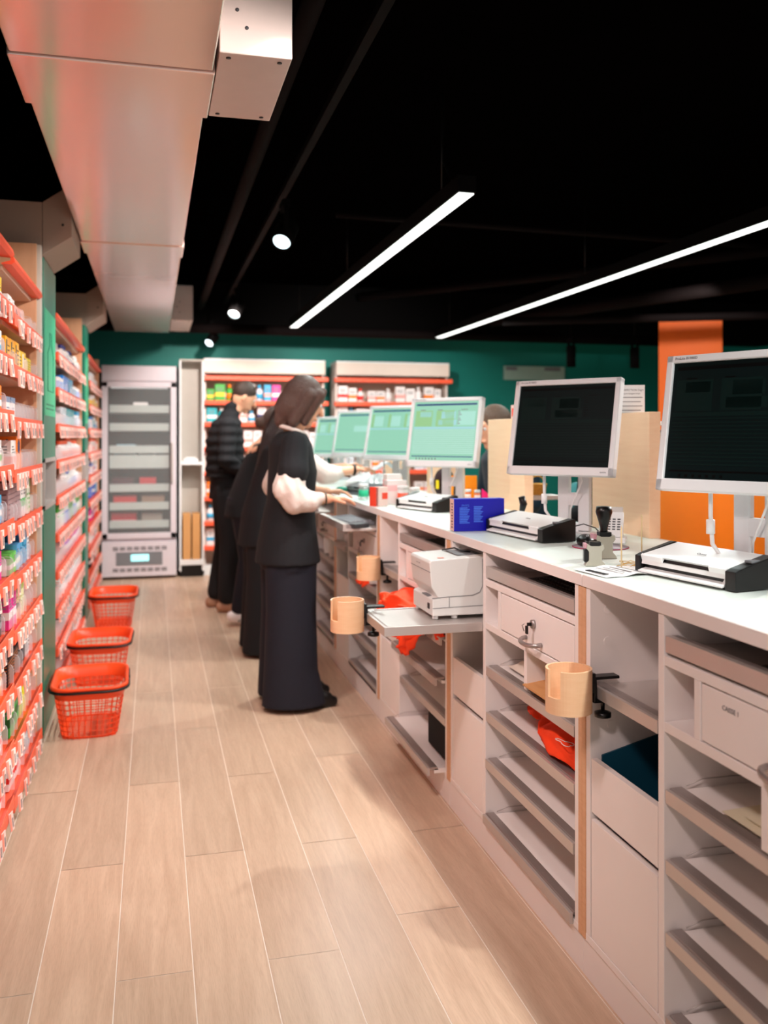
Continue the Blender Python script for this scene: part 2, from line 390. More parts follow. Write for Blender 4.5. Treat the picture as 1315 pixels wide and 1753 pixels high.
spot_lamp((0.70, 4.95, 2.51), (-0.45, -0.8, -1.0), 'black track spotlight over the aisle, nearest of the three above it', 0.058, 0.15)
spot_lamp((0.70, 7.95, 2.51), (-0.45, -0.8, -1.0), 'black track spotlight over the aisle, between a nearer and a farther one', 0.058, 0.15)
spot_lamp((0.56, 9.1, 2.36), (-0.5, -0.7, -0.7), 'small black spotlight below the dark beam, above the fridge corner', 0.05)
pipe_m = mat('dark_brown_pipe_paint', rgb(14, 8, 8), 0.8, var=0.2, nscale=5)
pipe_m.node_tree.nodes['Principled BSDF'].inputs['Specular IOR Level'].default_value = 0.1
def pipe(pts, r, label, m=pipe_m):
    q = MB(); q.tube(pts, r, m, 12); o = q.build('ceiling_pipe'); return tag(o, label, 'pipe')
pipe([(0.47, 1.5, 2.72), (0.47, 9.4, 2.72)], 0.035, 'dark round pipe running down the ceiling between duct and spotlights')
pipe([(-0.9, 9.0, 2.46), (5.5, 9.0, 2.46)], 0.05, 'thick black pipe crossing the room before the teal back wall')
pipe([(2.1, 9.2, 2.85), (5.6, 5.0, 2.85)], 0.04, 'dark pipe slanting under the ceiling between the two lit linear lamps')
pipe([(3.4, 8.8, 2.60), (5.2, 4.6, 2.60)], 0.06, 'thick dark pipe under the ceiling right of the long right lamp')
pipe([(3.0, 7.5, 2.42), (7.0, 5.6, 2.42)], 0.035, 'thin dark pipe crossing in front of the orange pillar top')
pipe([(1.2, 6.0, 2.9), (5.0, 6.2, 2.9)], 0.02, 'thin dark conduit crossing the ceiling behind the left lamp')
def ghost_spot(x, y, z, label, d=(-.3, -.5, -1)):
    t = spot_lamp((x, y, z), d, label, 0.045, 0.2); q = MB(); q.cyl((0, 0, .17), (0, 0, 3.0 - z), .008, blackm, seg=8); q.build('ceiling_rod', t); return t
ghost_spot(3.90, 8.0, 2.17, 'dim grey spotlight hanging before the teal wall, left of the other one', (0, 0, -1))
ghost_spot(4.58, 8.0, 2.17, 'dim grey spotlight hanging before the teal wall, beside the tilted white spotlight', (0, 0, -1))
ghost_spot(5.05, 8.0, 2.14, 'tilted spotlight with a white rim just left of the orange pillar', (-.5, -.5, -1))
spot_lamp((4.05, 5.05, 2.02), (-0.9, -0.9, -0.3), 'lit spotlight at the right edge, hanging right of the orange pillar', 0.07, 0.18)
for o_ in list(C.objects):
    if o_.get('label', '').startswith(('lit spotlight', 'small black spotlight')): q = MB(); q.cyl((0, 0, .17), (0, 0, 3.0 - o_.location.z), .008, blackm, seg=8); q.build('ceiling_rod', o_)
for i, (x, y0) in enumerate(((4.3, 5.2), (4.9, 6.0), (5.5, 6.6))):
    pipe([(x, y0, 2.28 + .1*i), (x + 1.8, y0 - .5, 2.28 + .1*i)], 0.05, ('lowest', 'middle', 'topmost')[i] + ' of three dark red-brown pipes right of the orange pillar', mat('maroon_pipe_paint', rgb(90, 52, 54), 0.5))
col = B('pillar', (-.28, -.28, 0), (.28, .28, 2.48), mat('pillar_orange_paint', rgb(255, 108, 0), .55, var=.02), bev=0.004); tag(col, 'tall square orange pillar behind the right-hand screen', 'pillar', loc=(4.97, 7.65, 0), rz=-.58)

# greige bulkhead boxes bending up to the duct, one above each green totem
def bulkhead(y0, label):
    t = thing('bulkhead_box', label, 'bulkhead', (-0.49, y0, 2.23))
    q = MB(); q.prism([(-0.5, 0), (0, 0), (0, 0.24), (-0.5, 0.24)], 0, 0.50, beige, bev=0.002); q.build('level_section', t)
    q = MB(); q.prism([(0.002, 0), (0.128, 0.087), (0.128, 0.33), (0.002, 0.24)], 0, 0.50, beige, bev=0.002); q.build('angled_section', t)
    q = MB(); q.cyl((0.09, -0.003, 0.14), (0.09, 0.002, 0.14), 0.006, black, seg=8); q.build('screw', t)
bulkhead(4.38, 'greige boxed bulkhead bending up to the duct, nearer of the two')
bulkhead(7.10, 'greige boxed bulkhead bending up to the duct, farther of the two')

# ------------------------------------------------------------------ left shelving
XF = -0.49
LV = [2.03, 1.835, 1.65, 1.46, 1.27, 1.08, 0.885, 0.69, 0.49, 0.29, 0.09]
def tag_mesh():
    q = MB(); q.box((0, -0.018, -0.062), (0.0035, 0.018, 0.0), tag_m, 0.001)
    for k in range(3): q.box((0.0035, 0.002 + 0.004*k, -0.052), (0.0042, 0.0032 + 0.004*k, -0.02), ink_g)
    q.box((0.0035, -0.0175, -0.06), (0.0042, -0.003, -0.003), mat('coral_print', rgb(250, 150, 130), 0.6)); me = q.build('price_tag'); m = me.data; bpy.data.objects.remove(me); return m
TAGM = tag_mesh()
def clip_mesh():
    q = MB(); pts = [(0, 0, 0), (0, 0, 0.05), (-0.006, 0, 0.065), (-0.02, 0, 0.07), (-0.10, 0, 0.07), (-0.115, 0, 0.06), (-0.12, 0, 0.0)]
    q.tube(pts, 0.0016, clear, 5)
    q.box((-0.118, -0.0006, 0.0), (-0.001, 0.0006, 0.062), clear); me = q.build('divider'); m = me.data; bpy.data.objects.remove(me); return m
CLIPM = clip_mesh()
def shelving(y0, y1, label, levels=LV, dz=0.0, tags=True, x=XF, depth=0.36, top=2.26, wave=0.12, endpanel=True, clips=True, rng=None, near=True, far=True):
    t = thing('pharmacy_shelving', label, 'shelving', (x, y0, 0)); L = y1 - y0
    sides = ([(0, 0.02)] if near else []) + ([(L - 0.02, L)] if far else [])
    B('back_panel', (-depth - .02, 0.021, 0.02), (-depth, L - 0.021, top - .03), wood_s, t)
    for (a, b_) in sides or ((0, 0.02), (L - 0.02, L)): B('side_panel', (-depth, a, 0.0), (-0.012, b_, top), wood_s, t)
    r = rng or random
    for i, z in enumerate(levels):
        z += dz
        s = MB(); s.box((-depth + .001, 0.022, z - 0.03), (-0.035, L - 0.022, z - 0.012), shelf_b, 0.001)
        sh = s.build('shelf', t)
        q = MB()
        if i == 0: q.prism([(-0.034, z - 0.012), (0.0, z - 0.014), (0.012, z - 0.004), (0.006, z + 0.016), (-0.002, z + 0.016), (-0.004, z), (-0.034, z - 0.009)], 0.001, L - 0.001, orange)
        else: q.prism([(-0.10, z - 0.011), (-0.012, z - 0.006), (0.008, z + 0.012), (0.011, z + 0.010), (0.011, z - 0.035), (0.005, z - 0.035), (-0.034, z - 0.014)], 0.001, L - 0.001, orange)
        q.build('price_rail', sh)
        if i == 0 or not tags: continue
        y = 0.06 + r.random()*0.04; n = 0
        while y < L - 0.05:
            g = bpy.data.objects.new('price_tag', TAGM); C.objects.link(g); g.parent = sh
            g.location = (0.0135, y, z - 0.004); g.rotation_euler = (0, D2R(-8 + r.random()*10), D2R(-16 + r.random()*10))
            if clips and i > 2 or (clips and r.random() < .5):
                k = bpy.data.objects.new('divider', CLIPM); C.objects.link(k); k.parent = sh; k.location = (-0.008, y + 0.03, z + 0.004)
            y += 0.075 + (r.random() ** 2) * 0.09
    return t
shelving(2.42, 3.455, 'wooden pharmacy shelving with coral rails, cut by the left edge of the photo', dz=0.022, far=False)
shelving(3.46, 4.30, 'wooden pharmacy shelving with coral rails just before the nearer green totem', near=False)
shelving(4.98, 6.92, 'wooden pharmacy shelving with coral rails between the two green totems')
shelving(7.42, 9.08, 'wooden pharmacy shelving with coral rails between the far green totem and the fridge', top=2.14, clips=False)
q = MB(); q.box((-0.36, 0, 0), (0.0, 0.05, 2.26), mat('pale_grey_post', rgb(205, 200, 190), 0.5), 0.002); tag(q.build('upright_post'), 'pale grey upright post closing the shelving beside the nearer green totem', 'post', loc=(XF + .004, 4.305, 0))

def totem(y0, y1, label, screen=True):
    t = thing('green_totem', label, 'totem', (XF, y0, 0)); L = y1 - y0
    q = MB()
    # body with a recessed niche
    q.box((-0.36, 0, 0.03), (0.004, L, 1.07), green_t, 0.002); q.box((-0.36, 0, 1.29), (0.004, L, 2.225), green_t, 0.002)
    q.box((-0.36, 0, 1.07), (-0.10, L, 1.29), green_t); q.build('body', t)
    B('niche_frame', (-0.10, 0.03, 1.075), (-0.095, L - .03, 1.285), black, t)
    q = MB()
    for a, b_ in (((-0.1, .01, 1.06), (0.008, L - .01, 1.082)), ((-0.1, .01, 1.28), (0.008, L - .01, 1.30)), ((-0.1, .01, 1.06), (0.008, .035, 1.30)), ((-0.1, L - .035, 1.06), (0.008, L - .01, 1.30))):
        q.box(a, b_, alu_l, 0.001)
    q.build('niche_trim', t)
    B('leaflet_holder', (-0.085, 0.32, 1.085), (-0.03, 0.40, 1.27), grey_m, t)
    q = MB(); q.box((0.0045, 0.03, 1.50), (0.006, L - .03, 2.0), green_l)
    outline = mat('green_print', rgb(24, 130, 96), 0.5)
    pts = [(0.007, .14, 1.62), (0.007, .38, 1.62), (0.007, .38, 1.80), (0.007, .30, 1.84), (0.007, .30, 1.90), (0.007, .22, 1.90), (0.007, .22, 1.84), (0.007, .14, 1.80)]
    q.tube(pts, 0.002, outline, 4, closed=True)
    for k in range(2): q.box((0.006, 0.08, 1.55 - .02*k), (0.0065, L - .1, 1.558 - .02*k), outline)
    q.build('poster', t)
    for yy in (0.03, L - .03):
        q = MB(); q.cyl((-0.03, yy, 0), (-0.03, yy, 0.03), 0.014, black, seg=12); q.build('foot', t)
totem(4.41, 4.93, 'tall dark green totem with mint poster and niche behind the nearest shelving')
totem(7.0, 7.36, 'narrow dark green totem farther down the left wall, before the fridge')

# ------------------------------------------------------------------ products
BOXCACHE = {}
def carton_mesh(dim, col, col2, style):
    k = (tuple(round(d, 3) for d in dim), col, col2, style)
    if k in BOXCACHE: return BOXCACHE[k]
    d, wd, hh = dim   # depth x, width y, height z ; front faces +x, near side faces -y
    a = mat('carton_%d_%d_%d' % col, rgb(*col), 0.45, var=0.02); b_ = mat('carton_%d_%d_%d' % col2, rgb(*col2), 0.45, var=0.02)
    q = MB(); q.box((-d, 0, 0), (0, wd, hh), a, 0.0012)
    e = 0.0006
    if style == 'band':
        q.box((-d - e, -e, hh*.28), (e, wd + e, hh*.5), b_)
        for k2 in range(3): q.box((e, wd*.15, hh*(.6 + .09*k2)), (2*e, wd*(.8 - .15*k2), hh*(.64 + .09*k2)), ink_g)
        for k2 in range(3): q.box((-d*.85, -2*e, hh*(.6 + .09*k2)), (-d*.2, -e, hh*(.64 + .09*k2)), ink_g)
    elif style == 'top':
        q.box((-d - e, -e, hh*.78), (e, wd + e, hh + e), b_)
        for k2 in range(4): q.box((e, wd*.12, hh*(.15 + .13*k2)), (2*e, wd*(.85 - .1*(k2 % 2)), hh*(.2 + .13*k2)), b_)
        for k2 in range(4): q.box((-d*.85, -2*e, hh*(.15 + .13*k2)), (-d*.15, -e, hh*(.2 + .13*k2)), b_)
    elif style == 'stripe':
        q.box((-d*.6, -e, hh*.1), (-d*.25, 0, hh*.9), b_); q.box((0, wd*.1, hh*.1), (e, wd*.35, hh*.9), b_)
        for k2 in range(4): q.box((0, wd*.45, hh*(.3 + .14*k2)), (e, wd*.9, hh*(.34 + .14*k2)), ink)
    elif style == 'lines':
        for k2 in range(7): q.box((-d*.95, -e, hh*(.1 + .12*k2)), (-d*.05, 0, hh*(.13 + .12*k2)), b_); q.box((0, wd*.05, hh*(.1 + .12*k2)), (e, wd*.95, hh*(.13 + .12*k2)), b_)
    o = q.build('t'); me = o.data; bpy.data.objects.remove(o); me.name = 'medicine_carton'; BOXCACHE[k] = me; return me
def bottle_mesh(r, hh, col, cap):
    k = ('b', r, hh, col, cap)
    if k in BOXCACHE: return BOXCACHE[k]
    a = mat('carton_%d_%d_%d' % col, rgb(*col), 0.4, var=0.02); b_ = mat('carton_%d_%d_%d' % cap, rgb(*cap), 0.4, var=0.02)
    q = MB(); q.lathe([(r*.9, 0), (r, .004), (r, hh*.62), (r*.85, hh*.7), (r*.42, hh*.76), (r*.42, hh*.80)], a, (-r, r), 16)
    q.lathe([(r*.5, hh*.80), (r*.5, hh*.97), (r*.4, hh)], b_, (-r, r), 16)
    q.lathe([(r*1.01, hh*.15), (r*1.01, hh*.45)], b_, (-r, r), 16)
    o = q.build('t'); me = o.data; bpy.data.objects.remove(o); BOXCACHE[k] = me; return me
ORD = ['first', 'second', 'third', 'fourth', 'fifth', 'sixth', 'seventh', 'eighth', 'ninth', 'tenth', 'eleventh', 'twelfth', 'thirteenth', 'fourteenth', 'fifteenth', 'sixteenth', 'seventeenth', 'eighteenth', 'nineteenth', 'twentieth'] + ['later'] * 30
ROWN = ['top shelf', 'second shelf down', 'third shelf down', 'fourth shelf down', 'fifth shelf down', 'sixth shelf down', 'seventh shelf down', 'eighth shelf down', 'ninth shelf down', 'tenth shelf down', 'bottom shelf']
CN = {}
def cname(c):
    r, g, b_ = c
    if (r, g, b_) in CN: return CN[c]
    mx, mn = max(c), min(c)
    if mx < 60: return 'black'
    if mn > 215: return 'white'
    if mx - mn < 40: return 'grey'
    if r > 220 and g > 170 and b_ < 120: return 'yellow'
    if r > 220 and 100 <= g <= 170 and b_ < 90: return 'orange'
    if r > 200 and b_ > 120 and g < 140: return 'magenta' if g < 110 else 'pink'
    if r > 200 and g < 120: return 'red'
    if r > 220: return 'pink' if b_ > g - 30 else 'cream'
    if g > r and g > b_: return 'green'
    if b_ > r: return 'blue' if b_ - r > 60 else 'lilac'
    return 'brown'
def put(me, name, loc, label, cat, group, rz=0.0):
    o = bpy.data.objects.new(name, me); C.objects.link(o); o.location = loc; o.rotation_euler = (0, 0, rz)
    o['label'] = label; o['category'] = cat; o['group'] = group; return o
def row(z, y_from, y_to, items, where, group, x=-0.512, dz=0.0):
    """items: list of (kind, dims, col, col2, style, count) walking from y_to (end panel) towards y_from, by the camera"""
    y = y_to; n = 0
    for it in items:
        kind, dims, c1, c2, st, cnt = it
        for k in range(cnt):
            wd = dims[1] if kind == 'c' else dims[0] * 2
            y -= wd + 0.004
            if y < y_from: return
            if kind == 'c':
                put(carton_mesh(dims, c1, c2, st), 'medicine_carton', (x - 0.002*(n % 3), y, z + dz - 0.003), '%s carton with %s print, %s from far end, %s' % (cname(c1), cname(c2), ORD[n], where), 'carton', group)
            elif kind == 'b':
                put(bottle_mesh(dims[0], dims[1], c1, c2), 'medicine_bottle', (x, y, z + dz - 0.003), '%s bottle with %s cap, %s from far end, %s' % (cname(c1), cname(c2), ORD[n], where), 'bottle', group)
            else: y -= 0.0; 
            n += 1
        if kind == 'g': y -= dims[1]
W = (246, 240, 238); PK = (250, 170, 160); YL = (250, 205, 40); OR = (255, 130, 10); NV = (30, 40, 110); LB = (60, 170, 215); BK = (24, 22, 24)
GN = (60, 170, 60); MG = (225, 60, 150); BG = (205, 170, 130); MV = (168, 136, 138); RD = (225, 50, 45); CY = (30, 180, 190); GR = (150, 150, 156); WB = (225, 238, 246)
g = lambda s: ('g', (0, s), None, None, None, 0)
gapitem = g
def R_(i, dz=0): return LV[i] + dz
ub = 'nearest whole shelving'
rowsB = {
 1: [g(.36), ('c', (.06, .09, .075), PK, W, 'band', 2), ('c', (.06, .09, .09), W, PK, 'band', 3)],
 2: [g(.10), ('c', (.06, .12, .085), (235, 205, 40), (120, 90, 20), 'lines', 1), g(.02), ('c', (.06, .10, .10), YL, W, 'stripe', 2), ('c', (.06, .10, .12), (250, 180, 30), BK, 'stripe', 3)],
 3: [g(.56), ('c', (.06, .10, .09), W, (120, 140, 170), 'top', 2)],
 4: [g(.40), ('c', (.07, .12, .135), OR, (250, 240, 230), 'none', 1), ('c', (.07, .12, .12), W, PK, 'band', 2)],
 5: [g(.13), ('c', (.06, .035, .145), (236, 240, 220), GN, 'top', 2), g(.03), ('c', (.06, .045, .15), W, (90, 190, 110), 'band', 3), ('c', (.10, .17, .155), MV, (120, 90, 95), 'lines', 2)],
 6: [g(.16), ('c', (.05, .05, .15), W, (110, 90, 120), 'lines', 1), ('c', (.06, .10, .125), LB, (20, 100, 150), 'top', 2), ('c', (.06, .09, .10), (90, 170, 225), W, 'band', 1), ('c', (.05, .07, .08), (110, 200, 90), W, 'band', 2)],
 7: [g(.32), ('c', (.05, .03, .13), (238, 236, 190), (190, 200, 120), 'top', 2), g(.02), ('c', (.05, .12, .10), BG, (150, 70, 40), 'none', 1), ('c', (.05, .08, .13), MG, W, 'band', 2)],
 8: [g(.16), ('c', (.05, .04, .12), W, BK, 'top', 2), ('c', (.05, .05, .12), BK, GR, 'stripe', 3), g(.04), ('c', (.07, .14, .10), BK, (190, 110, 60), 'lines', 2)],
 9: [g(.30), ('c', (.05, .06, .15), (210, 220, 40), (250, 200, 40), 'top', 2), ('c', (.05, .13, .14), (30, 160, 60), (20, 90, 40), 'band', 2)],
 10: [g(.14), ('c', (.05, .07, .10), (215, 222, 226), (150, 170, 185), 'top', 2), g(.10), ('c', (.05, .07, .10), W, RD, 'band', 4)],
}
for i, its in rowsB.items(): row(LV[i], 3.50, 4.27, its, ROWN[i] + ', nearest whole shelving', 'packages in the shelving before the near totem')
for i in range(1, 11):
    pal = [(W, PK), (YL, W), (W, LB), (OR, W), (W, GN), (LB, W), (MG, W), (BK, GR), ((255, 150, 40), W), (W, RD), (W, RD)][i]
    row(LV[i], 2.75, 3.42, [g(.03), ('c', (.06, .08, .10), pal[0], pal[1], 'band', 3), ('c', (.06, .06, .12), W, pal[0], 'top', 5)], ROWN[i] + ', shelving at photo edge', 'packages in the shelving at the photo edge', dz=0.022)
# writing on two nearer cartons
for o in list(C.objects):
    if o.name.startswith('medicine_carton') and 'orange carton with white' in o.get('label', '') and 'nearest whole shelving' in o['label'] and 'fifth shelf' in o['label']:
        o['label'] = 'orange carton with a dark blue hexagon badge on the fifth shelf down, nearest whole shelving'
        q = MB(); n = 6
        q.prism([(0.06 + 0.034*math.cos(2*PI*k/6 + PI/6), 0.095 + 0.03*math.sin(2*PI*k/6 + PI/6)) for k in range(6)], 0.0004, 0.0012, mat('navy_print', rgb(24, 34, 100), 0.4), axis='x'); q.build('badge', o)
        q = MB(); q.prism([(-0.035 + 0.022*math.cos(2*PI*k/6 + PI/6), 0.095 + 0.03*math.sin(2*PI*k/6 + PI/6)) for k in range(6)], -0.0012, -0.0004, MATS['navy_print'], axis='y'); q.build('badge', o)
        B('badge_band', (-.0555, -.0016, .090), (-.0145, -.0009, .100), white_p, o, bev=0)
    if o.name.startswith('medicine_carton') and 'seventh' not in o.get('label', '') and False: pass
for o in list(C.objects):
    if o.get('category') == 'carton' and abs(o.location.z - (LV[7] - .003)) < .01 and o['label'].startswith('brown'):
        o['label'] = 'beige carton with black lettering on the eighth shelf down, nearest whole shelving'
        textmesh('lettering', 'Phytoxil', 0.034, ink, facing((0.0012, 0.062, 0.055), (1, 0, 0)), o)
        textmesh('lettering', 'Phytoxil', 0.020, ink, facing((-0.025, -0.0012, 0.055), (0, -1, 0)), o)
        B('print_band', (-.049, -.0012, .083), (0.001, .119, .088), mat('rust_print', rgb(150, 70, 40), .5), o, bev=0); B('print_band', (-.049, -.0012, .012), (0.001, .119, .016), MATS['rust_print'], o, bev=0)

rnd = random.Random(3)
palC = [None, [(W, W), (W, WB), ((250, 240, 230), NV)], [(LB, W), ((40, 140, 230), W), (CY, W)], [(WB, LB), (W, (60, 150, 220)), (CY, W)], [(W, RD), (W, (255, 110, 70))], [(W, PK), (W, (140, 160, 230)), (W, W)],
        [((40, 110, 220), W), (GN, W), (W, GN), (LB, W)], [(MG, W), ((160, 60, 170), W), (RD, W)], [(W, GR), (W, W), (WB, PK)], [(BK, W), (W, RD), (W, BK)], [(W, GR), (W, RD)]]
for i in range(1, 11):
    its = [g(.05)]
    for k in range(5):
        c = rnd.choice(palC[i]); 
        if i in (1, 4, 5, 7) : its.append(('b', (rnd.choice((.03, .036)), rnd.choice((.11, .13)),), c[0], c[1], '', 3))
        else: its.append(('c', (.06, rnd.choice((.07, .10)), rnd.choice((.09, .12))), c[0], c[1], rnd.choice(('band', 'top', 'stripe')), 3))
    row(LV[i], 5.05, 6.87, its, ROWN[i] + ', shelving between totems', 'packages between the green totems')
    its = [g(.04)]
    for k in range(4):
        c = rnd.choice(palC[i] if i != 2 else [(YL, W), (OR, W)])
        its.append(('c', (.06, rnd.choice((.09, .12)), rnd.choice((.09, .12))), c[0], c[1], rnd.choice(('band', 'top')), 2))
    row(LV[i], 7.46, 9.03, its, ROWN[i] + ', shelving beside fridge', 'packages beside the fridge')

# ------------------------------------------------------------------ shopping baskets
def rrect(hx, hy, r, z, n=6):
    pts = []
    for (sx, sy, a0) in ((1, 1, 0), (-1, 1, 90), (-1, -1, 180), (1, -1, 270)):
        for k in range(n + 1):
            a = D2R(a0 + 90*k/n); pts.append(((hx - r)*sx + r*math.cos(a), (hy - r)*sy + r*math.sin(a), z))
    return pts
def basket(loc, rz, label, group='orange shopping baskets'):
    t = thing('shopping_basket', label, 'basket', loc, rz, group); Hh = 0.245
    def ring(f, z, off=0): 
        hx = 0.125 + 0.038*f + off; hy = 0.185 + 0.042*f + off; return rrect(hx, hy, 0.075 + .02*f, z)
    q = MB()
    q.loft([ring(0.76, Hh*.76), ring(1, Hh), ring(1, Hh, .012), ring(1, Hh - .012, .014), ring(1, Hh - .012, 0.002), ring(.76, Hh*.76, .002)], red_o, cap=False)
    for k in range(7):
        f = 0.035 + 0.106*k; a = ring(f, Hh*f); b_ = ring(f + .016, Hh*(f + .016)); q.loft([a, b_, ring(f + .016, Hh*(f + .016), .003), ring(f, Hh*f, .003)], red_o, cap=False, closed=True)
    R0 = ring(0, 0.0); R1 = ring(.77, Hh*.77); n = len(R0)
    # vertical ribs placed evenly round the perimeter
    per = [0]
    for i in range(n): per.append(per[-1] + (Vector(R0[(i+1) % n]) - Vector(R0[i])).length)
    N = 44
    for k in range(N):
        s = per[-1]*k/N; i = max(j for j in range(n) if per[j] <= s); f = (s - per[i])/(per[i+1] - per[i])
        p0 = Vector(R0[i]).lerp(Vector(R0[(i+1) % n]), f); p1 = Vector(R1[i]).lerp(Vector(R1[(i+1) % n]), f)
        tdir = (Vector(R0[(i+1) % n]) - Vector(R0[i])).normalized()*0.0018; nn = Vector((p0.x, p0.y, 0)).normalized()*0.003
        q.loft([[p0 - tdir, p0 + tdir, p0 + tdir + nn, p0 - tdir + nn], [p1 - tdir, p1 + tdir, p1 + tdir + nn, p1 - tdir + nn]], red_o, smooth=False)
    q.build('basket_wall', t)
    q = MB(); q.loft([rrect(.125, .185, .075, 0.001), rrect(.125, .185, .075, .006), rrect(.105, .165, .06, .006), rrect(.105, .165, .06, .001)], red_o, smooth=False, cap=False, closed=True)
    for k in range(-4, 5): q.box((.026*k - .002, -.178, .001), (.026*k + .002, .178, .005), red_o)
    for k in range(-6, 7): q.box((-.118, .027*k - .002, .001), (.118, .027*k + .002, .005), red_o)
    q.box((-.001, 0, .001), (.001, .001, .002), red_o); q.build('base', t)
    q = MB(); 
    P = [(x*1.0, y, z) for (x, y, z) in rrect(0.178, 0.24, .10, Hh - .02) if y < 0.02]
    P = [(-0.178, 0.03, Hh - .02)] + sorted([p for p in P], key=lambda p: math.atan2(p[0], -p[1])) + [(0.178, 0.03, Hh - .02)]
    P.sort(key=lambda p: math.atan2(p[0], -p[1]))
    q.tube(P, 0.0065, black, 8); q.build('handle', t, 'black wire handle folded round the near rim')
    q = MB(); P2 = [(x, -y, z + .004) for (x, y, z) in P]; q.tube(P2, 0.005, black, 8); q.build('handle', t, 'black handle folded round the far rim')
    return t
b1 = basket((-0.292, 4.60, 0), 0.02, 'orange lattice shopping basket on the floor, nearest of the three')
dup(b1, (-0.295, 5.52, 0), -0.03, 'orange lattice shopping basket on the floor, between the other two')
dup(b1, (-0.285, 7.10, 0), 0.0, 'orange lattice shopping basket on the floor, farthest of the three')

# ------------------------------------------------------------------ fridge and back displays
def fridge():
    t = thing('pharmacy_fridge', 'tall white glass-door pharmacy fridge at the end of the aisle', 'fridge', (-0.13, 9.22, 0))
    fm = mat('fridge_enamel', rgb(214, 206, 212), 0.4); inner = mat('fridge_interior', rgb(58, 60, 60), 0.5)
    q = MB(); W2 = 0.355
    q.box((-W2, 0.03, 0.03), (W2, 0.55, 0.40), fm, .004); q.box((-W2, 0.03, 1.93), (W2, 0.55, 2.10), fm, .004)
    q.box((-W2, 0.03, 0.40), (-W2 + .03, 0.55, 1.93), fm); q.box((W2 - .03, 0.03, 0.40), (W2, 0.55, 1.93), fm); q.box((-W2, 0.53, .4), (W2, .55, 1.93), inner); q.build('cabinet_body', t)
    B('header_panel', (-W2, 0.0, 1.95), (W2, 0.028, 2.10), fm, t, .004)
    f = MB()
    for a, b_ in (((-W2, 0, .40), (-W2 + .055, .028, 1.94)), ((W2 - .055, 0, .40), (W2, .028, 1.94)), ((-W2, 0, .40), (W2, .028, .455)), ((-W2, 0, 1.89), (W2, .028, 1.945))): f.box(a, b_, fm, .003)
    d = f.build('door', t)
    B('glass', (-W2 + .055, .010, .455), (W2 - .055, .016, 1.89), mat('door_glass', (.8, .85, .85), .03, alpha=.09, var=0), d, bev=0)
    B('door_handle', (W2 - .05, -.03, .95), (W2 - .03, 0, 1.35), alu_l, d, .004)
    g_ = MB(); g_.box((-W2, 0, .03), (W2, .03, .37), fm, .004)
    for k in range(8):
        for r_ in range(2):
            for zz in (.10, .31): g_.box((-.25 + .066*k, -.003, zz - .02*r_), (-.20 + .066*k, 0.0, zz + .01 - .02*r_), grey_d)
    g_.box((-.22, -.004, .14), (.22, -.001, .27), grey_m); g_.build('ventilation_grille', t)
    B('temperature_display', (-.08, -.012, .18), (.09, -.004, .245), mat('cyan_display', (.3, .9, .9), .3, emit=1.1, ecol=(.45, .95, 1)), t, .004)
    tr = mat('tray_white', rgb(176, 186, 182), .4, emit=0)
    for z in (.50, .68, .86, 1.09, 1.24, 1.46, 1.64): 
        q = MB(); hh = .075 if z != 1.09 else .13
        q.prism([(-.05 + .05, z), (.0, z + hh), (.008, z + hh), (.008, z + .01), (.42, z + .01), (.42, z)], -.285, .285, tr, axis='x')
        for v in []: pass
        o = q.build('tray', t); o.location = (0, .06, 0)
    for i in range(6):
        q = MB(); q.cyl((-.31, .08, .5 + .22*i), (-.31, .08, .62 + .22*i), .006, white_p); q.build('rack_clip', t)
    B('interior_lamp', (-.27, .05, 1.88), (.27, .09, 1.9), mat('fridge_lamp', (1, 1, 1), .5, emit=.5, ecol=(.9, 1, 1)), t)
    return t
fridge()
fr = [(.20, 1.73, W, (180, 120, 190), .13, .10), (.04, 1.73, (235, 235, 220), GR, .09, .08)]
k = 0
FB = [(-.06, 1.655, W, 'white carton with lilac print on the top tray of the fridge', .14, .09), (-.24, 1.475, (190, 200, 200), 'pale grey carton on the second tray of the fridge, at left', .16, .05), (.02, 1.475, RD, 'red carton on the second tray of the fridge, at right', .13, .05),
      (-.22, 1.255, (160, 200, 215), 'pale blue carton on the third tray of the fridge, at left', .18, .07), (.02, 1.255, (60, 60, 66), 'dark carton on the third tray of the fridge, at right', .2, .06),
      (-.24, 1.10, (170, 200, 220), 'pale blue carton on the deep fourth tray of the fridge', .2, .15), (.0, 1.10, (180, 190, 190), 'grey carton on the deep fourth tray of the fridge', .15, .14),
      (-.26, .875, (70, 30, 40), 'dark red carton on the fifth tray of the fridge, at left', .2, .12), (.0, .875, (190, 30, 40), 'red carton on the fifth tray of the fridge, at right', .16, .12),
      (-.25, .695, (200, 40, 40), 'red carton on the sixth tray of the fridge', .22, .12), (.02, .695, (150, 120, 100), 'brown carton on the sixth tray of the fridge', .22, .12),
      (-.27, .515, (180, 20, 36), 'crimson carton on the bottom tray of the fridge', .24, .13), (.02, .515, (150, 140, 130), 'grey-brown carton on the bottom tray of the fridge', .2, .12)]
for (x, z, c, lab, wd, hh) in FB:
    q = MB(); q.box((0, 0, 0), (wd, .12, hh), mat('carton_%d_%d_%d' % c, rgb(*c), .5), .002); q.box((.01, -.001, hh*.3), (wd - .01, 0, hh*.45), white_p)
    tag(q.build('medicine_carton'), lab, 'carton', 'cartons inside the fridge', loc=(-.13 + x, 9.22 + .13, z + .0))
